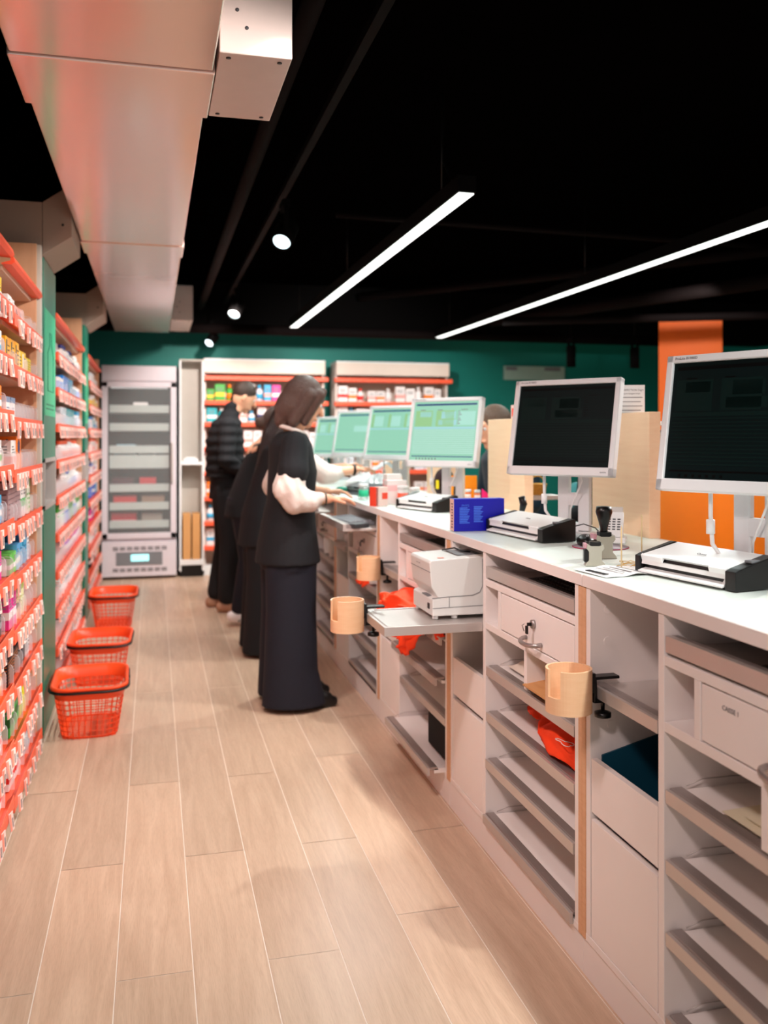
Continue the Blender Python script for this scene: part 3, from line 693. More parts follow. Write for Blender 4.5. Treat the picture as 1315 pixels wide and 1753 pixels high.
# narrow white unit with shelf and two brown tubes
t = thing('narrow_cabinet', 'narrow open grey-white unit standing right of the fridge', 'cabinet', (.255, 9.25, 0))
gw = mat('grey_white_panel', rgb(196, 188, 178), .5)
B('back_panel', (0.0, .30, .06), (.24, .32, 2.16), gw, t); B('side_panel', (0, 0, .06), (.018, .30, 2.16), white_p, t); B('side_panel', (.222, 0, .06), (.24, .30, 2.16), white_p, t)
B('shelf', (.018, .0, 1.12), (.222, .30, 1.15), white_p, t); B('bottom_board', (.0, -.01, .12), (.24, .30, .17), white_p, t); B('base', (.01, .02, 0), (.23, .28, .12), black, t)
B('top_board', (0, 0, 2.16), (.24, .3, 2.175), gw, t)
for k in range(2):
    q = MB(); q.box((0, 0, 0), (.078, .20, .46), mat('kraft_board', rgb(206, 150, 92), .7), .003); tag(q.build('cardboard_box'), 'tall brown cardboard box on the floor board of the narrow unit, %s' % ('left one', 'right one')[k], 'box', 'tall brown boxes', loc=(.29 + .092*k, 9.28, .17))
q = MB(); q.box((0, 0, 0), (.14, .12, .03), white_p, .004); q.box((0.02, .01, .03), (.12, .11, .045), white_p, .003); tag(q.build('paper_pack'), 'white pack lying on the shelf of the narrow unit', 'pack', loc=(.30, 9.30, 1.15))

def display(x0, x1, y, label, rows, top=2.18):
    t = thing('wall_display', label, 'display', (x0, y, 0)); L = x1 - x0
    B('back_panel', (0, .32, .1), (L, .34, top), mat('display_panel', rgb(232, 210, 196), .5), t); B('base', (0, .02, 0), (L, .32, .1), white_p, t)
    for a in (0, L - .02): B('side_panel', (a, .06, .1), (a + .02, .319, top), mat('display_side', rgb(226, 214, 206), .5), t)
    B('top_board', (0, .0, top), (L, .34, top + .015), white_p, t); B('header_panel', (.0, .0, top - .13), (L, .02, top), MATS['display_panel'], t)
    for z in rows:
        s = B('shelf', (.022, .05, z - .02), (L - .022, .319, z - .004), shelf_b, t)
        q = MB(); q.box((-.02, -.03, z - .045), (L + .03, .048, z), orange, .006); q.build('price_rail', s)
    return t
rowsD = [2.02, 1.77, 1.55, 1.30, 1.05, .80, .55, .30]
display(.50, 1.74, 9.30, 'wide wall display with coral rails and bright packages behind the man in black', rowsD)
display(1.86, 3.10, 9.30, 'wide wall display with coral rails behind the lit screens', rowsD)
cols = {1: [(GN, YL), (GN, YL), (GN, OR), (W, LB), (W, LB), ((225, 225, 235), LB), (LB, PK), (MG, W), (CY, GN), (CY, W), (CY, W), (W, PK), (W, LB)],
        2: [(CY, W), (CY, W), (W, W), (W, PK), (W, LB), (W, NV), (PK, W), (W, NV), (W, PK), (W, W), (LB, W), (LB, W)], 3: [(W, RD), (W, PK), (W, RD), (W, W), (W, PK), (W, W), (W, LB), (CY, W)],
        4: [(W, RD), (W, RD), (W, PK), (W, W)], 5: [(OR, W), (W, RD), (OR, YL)], 6: [(W, LB), (W, RD)], 7: [(W, LB), (W, RD)]}
for dx, nm in ((.52, 'display behind man'), (1.88, 'display behind screens')):
    for i in range(1, 8):
        x = dx + .01; n = 0
        while x < dx + 1.12 and n < 14:
            c = cols[i][(n + (0 if dx < 1 else 5)) % len(cols[i])]
            if dx > 1: c = rnd.choice([(W, PK), (W, RD), (W, W), (W, W), (WB, LB), (W, OR)])
            wd = rnd.choice((.07, .085, .10)); hh = rnd.choice((.12, .15, .17))
            if i > 1 and x > dx + .9 and dx < 1 and i > 4: break
            me = carton_mesh((wd, .06, hh), c[0], c[1], 'band') if (n + i) % 3 else bottle_mesh(.035, hh, c[0], c[1])
            put(me, 'boxed_product' if (n + i) % 3 else 'product_bottle', (x + (wd if (n + i) % 3 else .07), 9.35, rowsD[i] - .003), '%s %s with %s detail, %s from left, %s, %s' % (cname(c[0]), 'package' if (n + i) % 3 else 'bottle', cname(c[1]), ORD[n], ROWN[i], nm), 'package', 'products on the ' + nm)
            x += wd + .012; n += 1
s = thing('wall_sign', 'pale framed sign high on the teal wall behind the dark screen', 'sign', (3.92, 9.76, 2.06))
q = MB(); q.box((0, 0, 0), (.76, .035, .16), mat('sign_face', rgb(160, 190, 178), .4), .003); q.build('sign_board', s)
B('sign_stripe', (.02, -.002, .11), (.16, 0, .15), grey_m, s); B('sign_stripe', (.50, -.002, .11), (.7, 0, .15), grey_m, s)
# ------------------------------------------------------------------ counter cabinets
PX = 1.085; PER = 1.10
def lipped(name, y0, y1, z, dx, parent, depth=0.50):
    q = MB(); q.box((dx + .028, y0, z - .022), (depth, y1, z - .004), white, .001); sh = q.build(name, parent)
    q = MB(); q.box((dx, y0, z - .03), (dx + .010, y1, z), alu_l, .001)
    q.prism([(dx + .010, z - .006), (dx + .010, z), (dx + .014, z + .002), (dx + .040, z + .002), (dx + .044, z - .004), (dx + .044, z - .01)], y0, y1, alu)
    q.build('shelf_lip', sh, 'brushed metal front lip')
    q = MB(); q.tube([(dx + .05, y1 - .003, z + .004), (dx + .09, y1 - .003, z + .016), (dx + .3, y1 - .003, z + .014)], .0015, alu_l, 5); q.build('end_wire', sh)
    return sh
def cabinet(y0, label, key=None, handle=True, tray_out=0.0, kb_out=0.0, shelf_dx=(0, 0, 0, 0), liner=None, writing=None, narrow_z=.77, group='counter cabinets'):
    t = thing('counter_cabinet', label, 'cabinet', (PX, y0, 0), 0)
    pk = mat('wood_edging', rgb(226, 168, 128), .5)
    B('plinth', (.004, 0, 0), (.55, PER - .001, .098), white, t)
    B('bottom_board', (.0, .001, .098), (.58, PER - .001, .118), white, t)
    for (a, b_) in ((.0, .020), (1.080, 1.099)): B('edge_strip', (-.002, a, .10), (.58, b_, 1.010), wood_l, t, label='light wood edge strip')
    for (a, b_) in ((.021, .044), (1.057, 1.079), (.711, .734)): B('upright_panel', (0, a, .118), (.58, b_, 1.010), white, t)
    B('back_panel', (.56, .045, .118), (.579, 1.056, 1.010), white, t)
    for xx, zz in ((.05, .955), (.05, .875), (.06, .66), (.22, .655)):
        for ys in (1.0565,): 
            q = MB(); q.prism([(xx + .011*math.cos(2*PI*k/20), zz + .011*math.sin(2*PI*k/20)) for k in range(20)], ys, ys - .0012, white); q.build('cam_cover', t)
    # wide bay
    B('upper_rail', (.0, .045, .900), (.55, .710, .922), white, t)
    kb = MB(); kb.box((kb_out * -1, .05, .930), (kb_out * -1 + .016, .705, .966), alu_l, .001); kb.box((kb_out * -1 + .016, .05, .930), (-kb_out + .40, .705, .942), white, .001)
    kb.prism([(-kb_out + .016, .958), (-kb_out + .016, .966), (-kb_out + .03, .966), (-kb_out + .045, .950), (-kb_out + .045, .942), (-kb_out + .016, .942)], .05, .705, alu)
    kb.build('keyboard_tray', t)
    B('middle_board', (.0, .045, .755), (.55, .710, .777), white, t)
    B('cubby_divider', (.0, .575, .777), (.55, .597, .900), white, t)
    dr = MB(); dr.box((.001, .049, .781), (.019, .571, .896), white, .0015); dr.box((.019, .06, .785), (.50, .56, .80), white); d = dr.build('drawer', t)
    if key:
        q = MB(); q.cyl((-.008, .31, .850), (.002, .31, .850), .013, alu, seg=16); q.build('lock', d, 'round metal lock')
        q = MB(); q.box((-.022, .308, .845), (-.008, .312, .855), black, .001); q.box((-.026, .303, .822), (-.020, .316, .846), black, .002); q.tube([(-.03, .31, .852), (-.033, .32, .846), (-.03, .312, .83)], .0015, alu, 6); q.build('key', d, 'key hanging in the lock')
        if key == 'fob':
            q = MB(); q.tube([(-.03, .31, .82), (-.032, .318, .80), (-.032, .31, .785), (-.03, .302, .80), (-.03, .31, .82)], .0015, alu, 6); q.box((-.036, .300, .765), (-.028, .322, .785), mat('yellow_plastic', rgb(245, 215, 20), .4), .002); q.box((-.036, .296, .735), (-.028, .318, .755), MATS['yellow_plastic'], .002); q.build('key_fob', d, 'yellow key fobs')
    if handle:
        q = MB(); pts = []
        for k in range(11):
            a = PI*k/10; pts.append((.0 - .034*math.sin(a)**.7, .31 - .055*math.cos(a), .800 - .006*math.sin(a)))
        q.tube(pts, .0065, alu, 10); q.build('drawer_handle', d, 'curved metal bar handle')
    if writing: textmesh('lettering', writing, .014, ink_g, facing((.0, .475, .868), (-1, 0, 0)), d)
    for a in (.374, .192): B('pigeonhole_divider', (.0, a - .01, .640), (.40, a + .01, .755), white, t)
    for z, dx in zip((.630, .476, .318, .134), shelf_dx): lipped('sliding_shelf', .05, .705, z, dx, t)
    # narrow bay
    z = narrow_z
    q = MB(); X = -tray_out
    q.box((X, .738, z - .030), (X + .010, 1.053, z), alu_l, .001); q.box((X + .01, .738, z - .022), (.50, 1.053, z - .004), top_m if tray_out else white, .001)
    tr = q.build('pull_out_tray', t)
    q = MB(); q.prism([(X + .010, z - .006), (X + .010, z), (X + .014, z + .002), (X + .036, z + .002), (X + .04, z - .004), (X + .04, z - .008)], .738, 1.053, alu if not tray_out else alu_l); q.build('tray_lip', tr)
    if tray_out:
        B('tray_edge', (X, .736, z - .03), (.0, .741, z + .001), alu_l, tr); B('tray_edge', (X, 1.05, z - .03), (.0, 1.055, z + .001), alu_l, tr)
    b_ = MB(); b_.prism([(.002, .442), (.002, .578), (.018, .578), (.018, .462), (.030, .442)], .739, 1.052, white); b_.box((.02, .742, .445), (.50, .755, .55), white); bo = b_.build('bin_drawer', t)
    if liner:
        q = MB(); q.box((.49, .757, .44), (.50, 1.052, .70), liner, .002); q.prism([(.03, .44), (.03, .585), (.49, .70), (.49, .44)], 1.048, 1.053, liner); q.prism([(.03, .44), (.03, .585), (.49, .60), (.49, .44)], .757, .762, liner)
        q.box((.03, .757, .44), (.50, 1.052, .446), liner); q.build('bin_liner', bo, 'dark teal bin liner')
    B('lower_door', (.001, .739, .120), (.018, 1.052, .424), white, t)
    return t
c_lab = 'white counter cabinet '
teal_in = mat('teal_liner', rgb(14, 74, 96), .5)
cabinet(1.06, c_lab + 'at the right edge, with a teal lined bin', writing='CAISSE 1', liner=teal_in)
cabinet(2.16, c_lab + 'with a key in its drawer and orange bags on its shelf', key='plain', tray_out=.345, shelf_dx=(0, 0, -.003, -.012))
cabinet(3.26, c_lab + 'whose pulled-out bottom shelf holds a black box', tray_out=0.0, shelf_dx=(-.02, -.04, .0, -.07), handle=False, writing='CAISSE')
cabinet(4.36, c_lab + 'with yellow key fobs and a pulled-out keyboard tray', key='fob', handle=False, kb_out=.17, tray_out=.02)
cabinet(5.46, c_lab + 'behind the woman in white sleeves', key='plain', kb_out=.14, tray_out=.0)
cabinet(6.56, c_lab + 'farthest along the counter, mostly hidden by staff')
cabinet(-0.04, c_lab + 'beyond the right edge of the photo')
def worktop(y0, y1, label):
    q = MB(); q.box((-.004, 0, 0), (.64, y1 - y0 - .0015, .031), white, .0012)
    q.box((-.002, .001, .0311), (.638, y1 - y0 - .0025, .0318), top_m); tag(q.build('worktop'), label, 'worktop', loc=(PX, y0, 1.012))
worktop(-.04, 2.155, 'white worktop section holding the nearest scanner, right of the seam')
worktop(2.157, 4.36, 'white worktop section between the seam and the red striped carton')
worktop(4.362, 7.66, 'white worktop section farthest away, in front of the staff')
# ZT: top surface
ZT = 1.0445

# cup holders clamped to the shelves
def cup_holder(loc, rz, label, slot=True, r=.058, hh=.108):
    t = thing('cup_holder', label, 'cup holder', loc, rz, 'bent wood cup holders')
    q = MB(); n = 40; a0 = D2R(20); outer = []; 
    # open ring: slot towards local -x+...
    def P(rad, a, z): return (rad*math.cos(a), rad*math.sin(a), z)
    A = [a0 + (2*PI - 2*a0)*k/n + PI + .42 for k in range(n + 1)]
    lo, hi = -hh/2, hh/2
    # U-shaped slot: the bottom part stays closed
    full = [2*PI*k/48 for k in range(48)]
    zs = lo + hh*.38
    q.loft([[P(r, a, lo) for a in full], [P(r, a, zs) for a in full], [P(r - .006, a, zs) for a in full], [P(r - .006, a, lo) for a in full]], wood_bent, cap=False, closed=True, smooth=False)
    prof = []
    rings = []
    for a in A: rings.append([P(r, a, zs), P(r, a, hi), P(r - .006, a, hi), P(r - .006, a, zs)])
    q.loft(rings, wood_bent, smooth=False)
    q.loft([[P(r - .004, a, lo) for a in full], [P(r - .004, a, lo + .005) for a in full]], wood_bent)
    q.build('cup_ring', t)
    q = MB()
    q.box((r - .004, -.018, -hh*.10), (r + .008, .018, hh*.36), black, .002)
    q.box((r + .006, -.016, hh*.20), (r + .075, .016, hh*.27), black, .002); q.box((r + .006, -.016, -hh*.34), (r + .05, .016, -hh*.27), black, .002)
    q.box((r + .004, -.016, -hh*.34), (r + .012, .016, hh*.27), black, .002); q.build('clamp', t, 'black steel clamp')
    q = MB(); q.cyl((r + .036, 0, -hh*.27 + .016), (r + .036, 0, -hh*.55), .005, black, seg=10); q.lathe([(.009, -hh*.72), (.021, -hh*.70), (.021, -hh*.60), (.009, -hh*.56)], black, (r + .036, 0), 18); q.build('clamp_screw', t)
    return t
cup_holder((1.010, 2.085, .768), D2R(0), 'bent wood cup holder clamped beside the big empty bay, nearest of the three')
cup_holder((.672, 3.165, .764), D2R(0), 'bent wood cup holder clamped to the pulled-out tray, in the middle of the three', r=.06, hh=.112)
cup_holder((1.012, 4.27, .765), D2R(0), 'bent wood cup holder farthest along the counter, near yellow key fobs')

# white dispensing printer shaped like an overlocker on the tray
t = thing('desktop_machine', 'white C-shaped desktop machine standing on the pulled-out tray', 'machine', (.935, 2.985, .768))
mw = mat('machine_white', rgb(232, 233, 230), .38, var=.01)
q = MB()
q.prism([(0, .012), (.30, .012), (.30, .10), (.275, .215), (.265, .220), (-.005, .205), (-.012, .197), (-.004, .112), (.02, .075), (.0, .07)], 0, .24, mw, bev=.004); q.build('body', t)
q = MB(); q.tube([(-.002, -.001, .075), (.06, -.001, .078), (.145, -.001, .080), (.172, -.001, .090), (.182, -.001, .110), (.182, -.001, .205), (.182, .05, .212)], .0012, grey_m, 5)
q.tube([(0.0, -.001, .040), (.27, -.001, .045)], .001, grey_m, 5); q.tube([(.06, -.001, .042), (.06, -.001, .078)], .001, grey_m, 5); q.tube([(-.0095, .0, .165), (-.0095, .24, .165)], .001, grey_m, 5); q.build('panel_seam', t)
B('keypad', (.0, .06, .0715), (.05, .13, .0745), grey_m, t, .001, label='grey keypad ledge')
B('power_socket', (-.003, .035, .032), (.001, .055, .052), black, t)
B('side_grip', (.20, -.006, .185), (.262, .002, .207), grey_d, t, .002)
B('cable_port', (.255, -.002, .06), (.29, .001, .09), grey_d, t)
q = MB(); q.box((.105, .05, .214), (.20, .19, .2165), grey_m, .001); q.tube([(.10, .20, .215), (.12, .12, .232), (.14, .10, .222), (.17, .09, .219)], .003, black, 6); q.build('thread_guide', t)
B('front_badge', (.03, .03, .2085), (.052, .045, .2095), mat('coral_print', rgb(250, 150, 130), .5), t, 0)
textmesh('lettering', 'ZX-2A', .017, ink_g, facing((-.0105, .14, .185), (-1, 0, 0)), t)
for (x, y) in ((.015, .02), (.015, .22), (.085, .02), (.27, .02), (.27, .22)):
    q = MB(); q.cyl((x, y, 0), (x, y, .014), .011, white_p, seg=12); q.build('foot', t)

# ------------------------------------------------------------------ monitors
scr_g = mat('screen_green', (.02, .03, .03), .5, emit=1.0, ecol=rgb(152, 216, 186), var=.02)
scr_g2 = mat('screen_cyan', (.02, .03, .03), .5, emit=1.0, ecol=rgb(176, 232, 214), var=.02)
scr_gr = mat('screen_grass', (.02, .03, .03), .5, emit=1.0, ecol=rgb(152, 206, 140), var=.02)
scr_bl = mat('screen_fieldblue', (.02, .03, .03), .5, emit=1.0, ecol=rgb(168, 222, 226))
scr_nv = mat('screen_navy', rgb(20, 50, 110), .4, emit=.3, ecol=rgb(20, 50, 110))
scr_dk = mat('screen_dark', (.0007, .0055, .0058), .5, emit=.0, var=.02)
scr_dk2 = mat('screen_darker', (.0001, .0006, .0008), .5, var=.02)
scr_dk3 = mat('screen_darkfield', (.0014, .0095, .0085), .5, var=.02)
for m_ in (scr_dk, scr_dk2, scr_dk3): m_.node_tree.nodes['Principled BSDF'].inputs['Specular IOR Level'].default_value = .12; m_.node_tree.nodes['Principled BSDF'].inputs['Roughness'].default_value = .5
def monitor(loc, yaw, tilt, label, mode, wid=.41, hei=.345, stand_dx=-.09, base_z=ZT, model=True, oy=0.0, plain=0):
    t = thing('monitor', label, 'monitor', (loc[0], loc[1], base_z), yaw)   # local +x is the viewing direction
    cz = loc[2] - base_z
    M = Matrix.Translation((0, 0, cz)) @ Matrix.Rotation(-tilt, 4, 'Y')
    q = MB(); hw, hh = wid/2, hei/2; b_ = .019
    # frame local: face towards +x, y to the right hand of somebody looking along -x is +y
    for a, c in (((-.025, -hw, hh - b_), (.008, hw, hh)), ((-.025, -hw, -hh), (.008, hw, -hh + .030)), ((-.025, -hw, -hh), (.008, -hw + b_, hh)), ((-.025, hw - b_, -hh), (.008, hw, hh))): q.box(a, c, bezel, .003)
    q.xf(M); q.build('bezel', t)
    q = MB(); q.box((-.05, -hw + .03, -hh + .03), (-.022, hw - .03, hh - .03), bezel, .01); q.box((-.075, -.09, -.08), (-.045, .09, .08), bezel, .006); q.xf(M); q.build('rear_shell', t)
    base = {'lit': scr_g, 'dark': scr_dk}[mode]
    F = {'lit': (scr_gr, scr_bl, scr_nv, scr_g2, ink_g), 'dark': (scr_dk3, scr_dk3, scr_dk2, scr_dk, scr_dk2)}[mode]
    sw, sh = hw - b_, hh - b_
    q = MB(); q.box((-.02, -sw, -hh + .029), (.0, sw, sh), base)
    def R(u0, v0, u1, v1, m, e=.0004):  # u left->right, v top->bottom in 0..1
        zt = sh; zb = -hh + .029
        q.box((0, -sw + 2*sw*u0, zt - (zt - zb)*v1), (e, -sw + 2*sw*u1, zt - (zt - zb)*v0), m)
    R(.03, .035, .97, .065, F[2]); R(.03, .92, .97, .935, F[2])
    if plain == 1:
        R(.45, .32, .97, .47, F[3])
    elif plain == 2:
        for u in (.08, .45, .8): R(u, .16, u + .2, .38, F[3]); R(u - .06, .12, u - .01, .40, F[0])
        R(0, .42, 1, .45, F[1])
    else:
        R(.03, .15, .30, .42, F[0]); R(.10, .17, .28, .26, F[1]); R(.36, .15, .64, .42, F[0]); R(.44, .17, .66, .29, F[1]); R(.40, .31, .68, .40, F[1]); R(.70, .17, .96, .40, F[3]); 
        for k in range(8): R(.70, .16 + .03*k, .70 + .02 + .015*(k % 3), .172 + .03*k, F[4], .0008)
        R(.02, .43, .98, .465, F[1])
        ln = mat('screen_line', (.02, .03, .03), .5, emit=1.0, ecol=rgb(205, 242, 232)) if mode == 'lit' else F[1]
        for k in range(13): R(.02, .48 + .032*k, .98, .49 + .032*k, ln)
        for k in range(7): R(.10 + .05*k, .955, .12 + .05*k, .98, F[4])
        R(.1, .135, .18, .145, F[4]); R(.38, .135, .45, .145, F[4]); R(.74, .135, .84, .145, F[4])
    q.xf(M); q.build('screen', t, 'dark screen' if mode == 'dark' else 'lit green screen')
    if model:
        textmesh('lettering', 'ProLite B1980D', .0095, ink_g, M @ facing((.0086, -hw + .055, hh - .009), (1, 0, 0)), t)
        textmesh('lettering', 'iiyama', .009, ink_g, M @ facing((.0086, hw - .035, -hh + .013), (1, 0, 0)), t)
    # stand: slotted column and foot
    q = MB(); x = stand_dx
    q.box((x - .012, oy - .062, .02), (x + .012, oy - .018, cz + .06), bezel, .004); q.box((x - .012, oy + .018, .02), (x + .012, oy + .062, cz + .06), bezel, .004)
    for (z0, z1) in ((.012, .045), (.11, .155), (cz - .03, cz + .06)): q.box((x - .012, oy - .02, z0), (x + .012, oy + .02, z1), bezel)
    q.build('stand_column', t)
    q = MB(); q.loft([[(x + .02 + .10*math.cos(2*PI*k/32), oy + .12*math.sin(2*PI*k/32), 0) for k in range(32)], [(x + .02 + .10*math.cos(2*PI*k/32), oy + .12*math.sin(2*PI*k/32), .008) for k in range(32)], [(x + .01 + .07*math.cos(2*PI*k/32), oy + .085*math.sin(2*PI*k/32), .018) for k in range(32)]], bezel); q.build('stand_foot', t)
    q = MB(); q.tube([(-.03, -.09, cz - hh + .01), (-.03, -.09, .16), (-.03, -.085, .09), (-.035, -.06, .055), (x + .02, -.02, .045), (x, 0.0, .05)], .0055, white_p, 8)
    q.cyl((-.03, -.09, .15), (-.03, -.09, .115), .0105, white_p); q.build('video_cable', t, 'white cable with ferrite core')
    q = MB(); q.tube([(-.03, .05, cz - hh + .01), (-.045, .05, .2), (x + .03, .0, .10), (x + .02, -.01, .04)], .003, white_p, 6); q.build('power_cable', t)
    return t
monitor((1.355, 1.885, 1.436), D2R(-154), D2R(9.5), 'large dark screen in white frame at the right edge of the photo', 'dark', stand_dx=-.10)
monitor((1.399, 2.934, 1.435), D2R(-143), D2R(12), 'dark screen in white frame between the two pale wood panels', 'dark')
monitor((1.384, 4.239, 1.424), D2R(-140.5), D2R(11), 'green lit screen with rows of lines, nearest of the four lit ones', 'lit')
monitor((1.436, 5.433, 1.427), D2R(-145), D2R(13), 'green lit screen second nearest of the four lit ones', 'lit', plain=2, model=False)
monitor((1.44, 6.50, 1.425), D2R(-145), D2R(12), 'grey-green lit screen with one pale box, third nearest of the lit ones', 'lit', plain=1, model=False)
monitor((1.44, 7.45, 1.40), D2R(-150), D2R(12), 'farthest green lit screen, beside the front woman\'s face', 'lit', plain=2, model=False)

# ------------------------------------------------------------------ scanners
def scanner(loc, rz, L, label, col=None, group='sheet-fed scanners'):
    t = thing('document_scanner', label, 'scanner', loc, rz)
    wp = col or white_p; dk = black if col is None else grey_d
    d = .125; e = .040
    side = [(-.004, .002), (d, .002), (d, .074), (d - .01, .078), (.012, .052), (-.004, .046)]
    for a, b_ in ((0, .034), (L - .020, L)): q = MB(); q.prism(side, a, b_, dk, bev=.002); q.build('side_block', t, 'black side block')
    q = MB(); q.prism([(.010, .045), (d - .005, .071), (d - .002, .076), (.012, .052), (.004, .050)], .034, L - .020, wp); 
    q.prism([(.003, .034), (.012, .048), (.003, .052), (-.001, .048)], .034, .034 + L*.16, wp); q.prism([(.003, .034), (.012, .048), (.003, .052), (-.001, .048)], L - .02 - L*.22, L - .020, wp); q.build('lid', t)
    q = MB(); q.box((.012, .034, .004), (d - .004, L - .02, .044), dk, .001); q.build('core', t)
    q = MB(); q.prism([(.0, .026), (.002, .036), (.012, .036), (.012, .026)], .036, L - .022, wp); q.build('feed_slot_cover', t)
    q = MB(); q.prism([(-.012, .006), (-.012, .010), (.012, .016), (.012, .010)], .036, L - .022, wp); q.prism([(-.010, .006), (.008, .028), (.01, .028), (.01, .01)], .036, .044, wp); q.build('output_tray', t)
    B('button_panel', (.05, .006, .063), (.10, .028, .069), grey_m, t)
    textmesh('lettering', 'Canon', .012, ink_g, Matrix.Translation((.06, L/2, .0645)) @ Matrix.Rotation(-D2R(14), 4, 'Y') @ Matrix.Rotation(-PI/2, 4, 'Z'), t)
    q = MB(); q.tube([(d, .02, .05), (d + .03, .0, .06), (d + .05, -.04, .05), (d + .07, -.08, .01)], .002, black, 6); q.build('power_cable', t)
    return t
scanner((1.290, 1.800, ZT), D2R(9.5), .35, 'black and white sheet scanner on the counter, nearest the camera')
scanner((1.262, 2.794, ZT), D2R(5.8), .42, 'black and white sheet scanner beside the upright dark blue box')
scanner((1.287, 4.044, ZT), D2R(18), .345, 'black and white sheet scanner below the nearest lit screen')
scanner((1.27, 5.20, ZT), D2R(14), .40, 'dark grey scanner piled with clear bags, in front of the women\'s hands', grey_m)

# ------------------------------------------------------------------ things on the counter
t = thing('blue_carton', 'dark royal blue carton standing on the counter between two scanners', 'carton', (1.096, 3.232, ZT), D2R(-2))
nb = mat('royal_blue_card', rgb(10, 8, 170), .4, var=.03)
q = MB(); q.box((0, 0, 0), (.20, .052, .122), nb, .0015); q.build('carton_body', t)
q = MB(); q.box((-.0008, .001, .001), (0, .051, .121), tag_m); 
for k in range(9): q.box((-.0014, .012, .012 + .011*k), (-.0008, .012 + .02*(1 - .3*(k % 2)), .017 + .011*k), mat('maroon_print', rgb(120, 70, 90), .5))
q.build('pale_side', t, 'pale side with fine print')
q = MB(); lp = mat('pale_blue_print', rgb(70, 120, 235), .4)
for k in range(10):
    q.box((.022, -.0006, .03 + .0062*k), (.022 + .040 - .012*((k*3) % 4)/4, 0, .0335 + .0062*k), lp); q.box((.078, -.0006, .034 + .0062*k), (.078 + .036 - .014*((k*5) % 3)/3, 0, .0375 + .0062*k), lp)
q.build('fine_print', t)
textmesh('lettering', 'PHYS', .013, lp, facing((.045, -.0008, .096), (0, -1, 0)), t)
t = thing('striped_carton', 'white and red striped carton standing on the counter edge near the hands', 'carton', (1.103, 4.49, ZT), D2R(30))
q = MB(); q.box((0, 0, 0), (.085, .045, .098), tag_m, .001); q.build('carton_body', t)
q = MB(); rr = mat('red_print', rgb(240, 70, 45), .45); q.box((-.0008, 0, 0), (.02, .0455, .0985), rr); q.box((.044, -.0008, .035), (.084, 0, .068), rr); q.build('red_band', t)
def carton2(loc, rz, dim, c1, c2, label, name='small_carton'):
    t = thing(name, label, 'carton', loc, rz); q = MB(); q.box((0, 0, 0), dim, mat('carton_%d_%d_%d' % c1, rgb(*c1), .5), .0012); q.build('carton_body', t)
    q = MB(); q.box((-.0006, -.0006, dim[2]*.55), (dim[0] + .0006, dim[1] + .0006, dim[2]*.8), mat('carton_%d_%d_%d' % c2, rgb(*c2), .5)); q.build('print_band', t); return t
carton2((1.20, 4.63, ZT), D2R(5), (.11, .06, .125), (238, 228, 226), (245, 190, 190), 'white carton with pale pink band behind the red striped carton')
carton2((1.25, 4.83, ZT), D2R(12), (.09, .05, .15), (240, 232, 230), (250, 160, 160), 'tall white carton with pink band, behind the pale pink one')
# small bottles
def pot(loc, r, hh, body, cap, label, lab=None):
    t = thing('pill_bottle', label, 'bottle', loc); q = MB(); q.lathe([(r*.95, 0), (r, .003), (r, hh*.78), (r*.8, hh*.82)], body); q.build('bottle_body', t)
    q = MB(); q.lathe([(r*1.05, hh*.80), (r*1.05, hh*.98), (r*.95, hh)], cap); q.build('cap', t)
    if lab: q = MB(); q.lathe([(r*1.02, hh*.18), (r*1.02, hh*.62)], lab); q.build('bottle_label', t)
pot((1.27, 4.58, ZT), .028, .10, white_p, white_p, 'white bottle with coral wrap standing behind the nearest lit screen\'s scanner', orange)
pot((1.36, 4.66, ZT), .026, .085, clear, white_p, 'clear jar with green label left of the black phone stand', green_l)
pot((1.16, 5.02, ZT), .028, .09, clear, white_p, 'clear jar with green label beside the stack of clear bags', green_l)
amber = mat('amber_plastic', rgb(240, 110, 40), .3)
pot((1.675, 4.70, ZT), .016, .068, amber, white_p, 'amber pill bottle with white cap, left of a pair behind the blue carton', tag_m)
pot((1.70, 4.62, ZT), .016, .068, amber, white_p, 'amber pill bottle with white cap, right of a pair behind the blue carton', tag_m)
# phone / terminal stands
def pen_stand(loc, label, s=1.0, rz=0):
    t = thing('handset_stand', label, 'stand', loc, rz)
    q = MB(); q.lathe([(.03*s, 0), (.03*s, .006), (.01*s, .012), (.008*s, .07*s)], grey_m); q.build('stand_base', t)
    q = MB(); q.tube([(0, 0, .06*s), (.01*s, 0, .10*s), (.0, 0, .135*s)], [.012*s, .018*s, .016*s], black, 12); q.build('handset', t)
pen_stand((1.50, 4.40, ZT), 'black handset on a grey stand between scanner and lit screen stand', 1.0)
pen_stand((1.44, 3.40, ZT), 'black knob-topped stand behind the dark blue carton', .85)
# orange and pink folders on customer side
q = MB(); q.box((0, 0, 0), (.15, .012, .14), orange_w, .002); tag(q.build('leaflet_stand'), 'orange leaflet card standing behind the nearest lit screen\'s stand', 'leaflet', loc=(1.60, 4.78, ZT), rz=D2R(-10))
q = MB(); q.prism([(0, 0), (.10, 0), (.0, .085)], 0, .006, mat('hot_pink_card', rgb(255, 20, 120), .5)); tag(q.build('pink_card'), 'hot pink card leaning behind the lit screen\'s stand', 'card', loc=(1.68, 4.50, ZT), rz=D2R(-20))

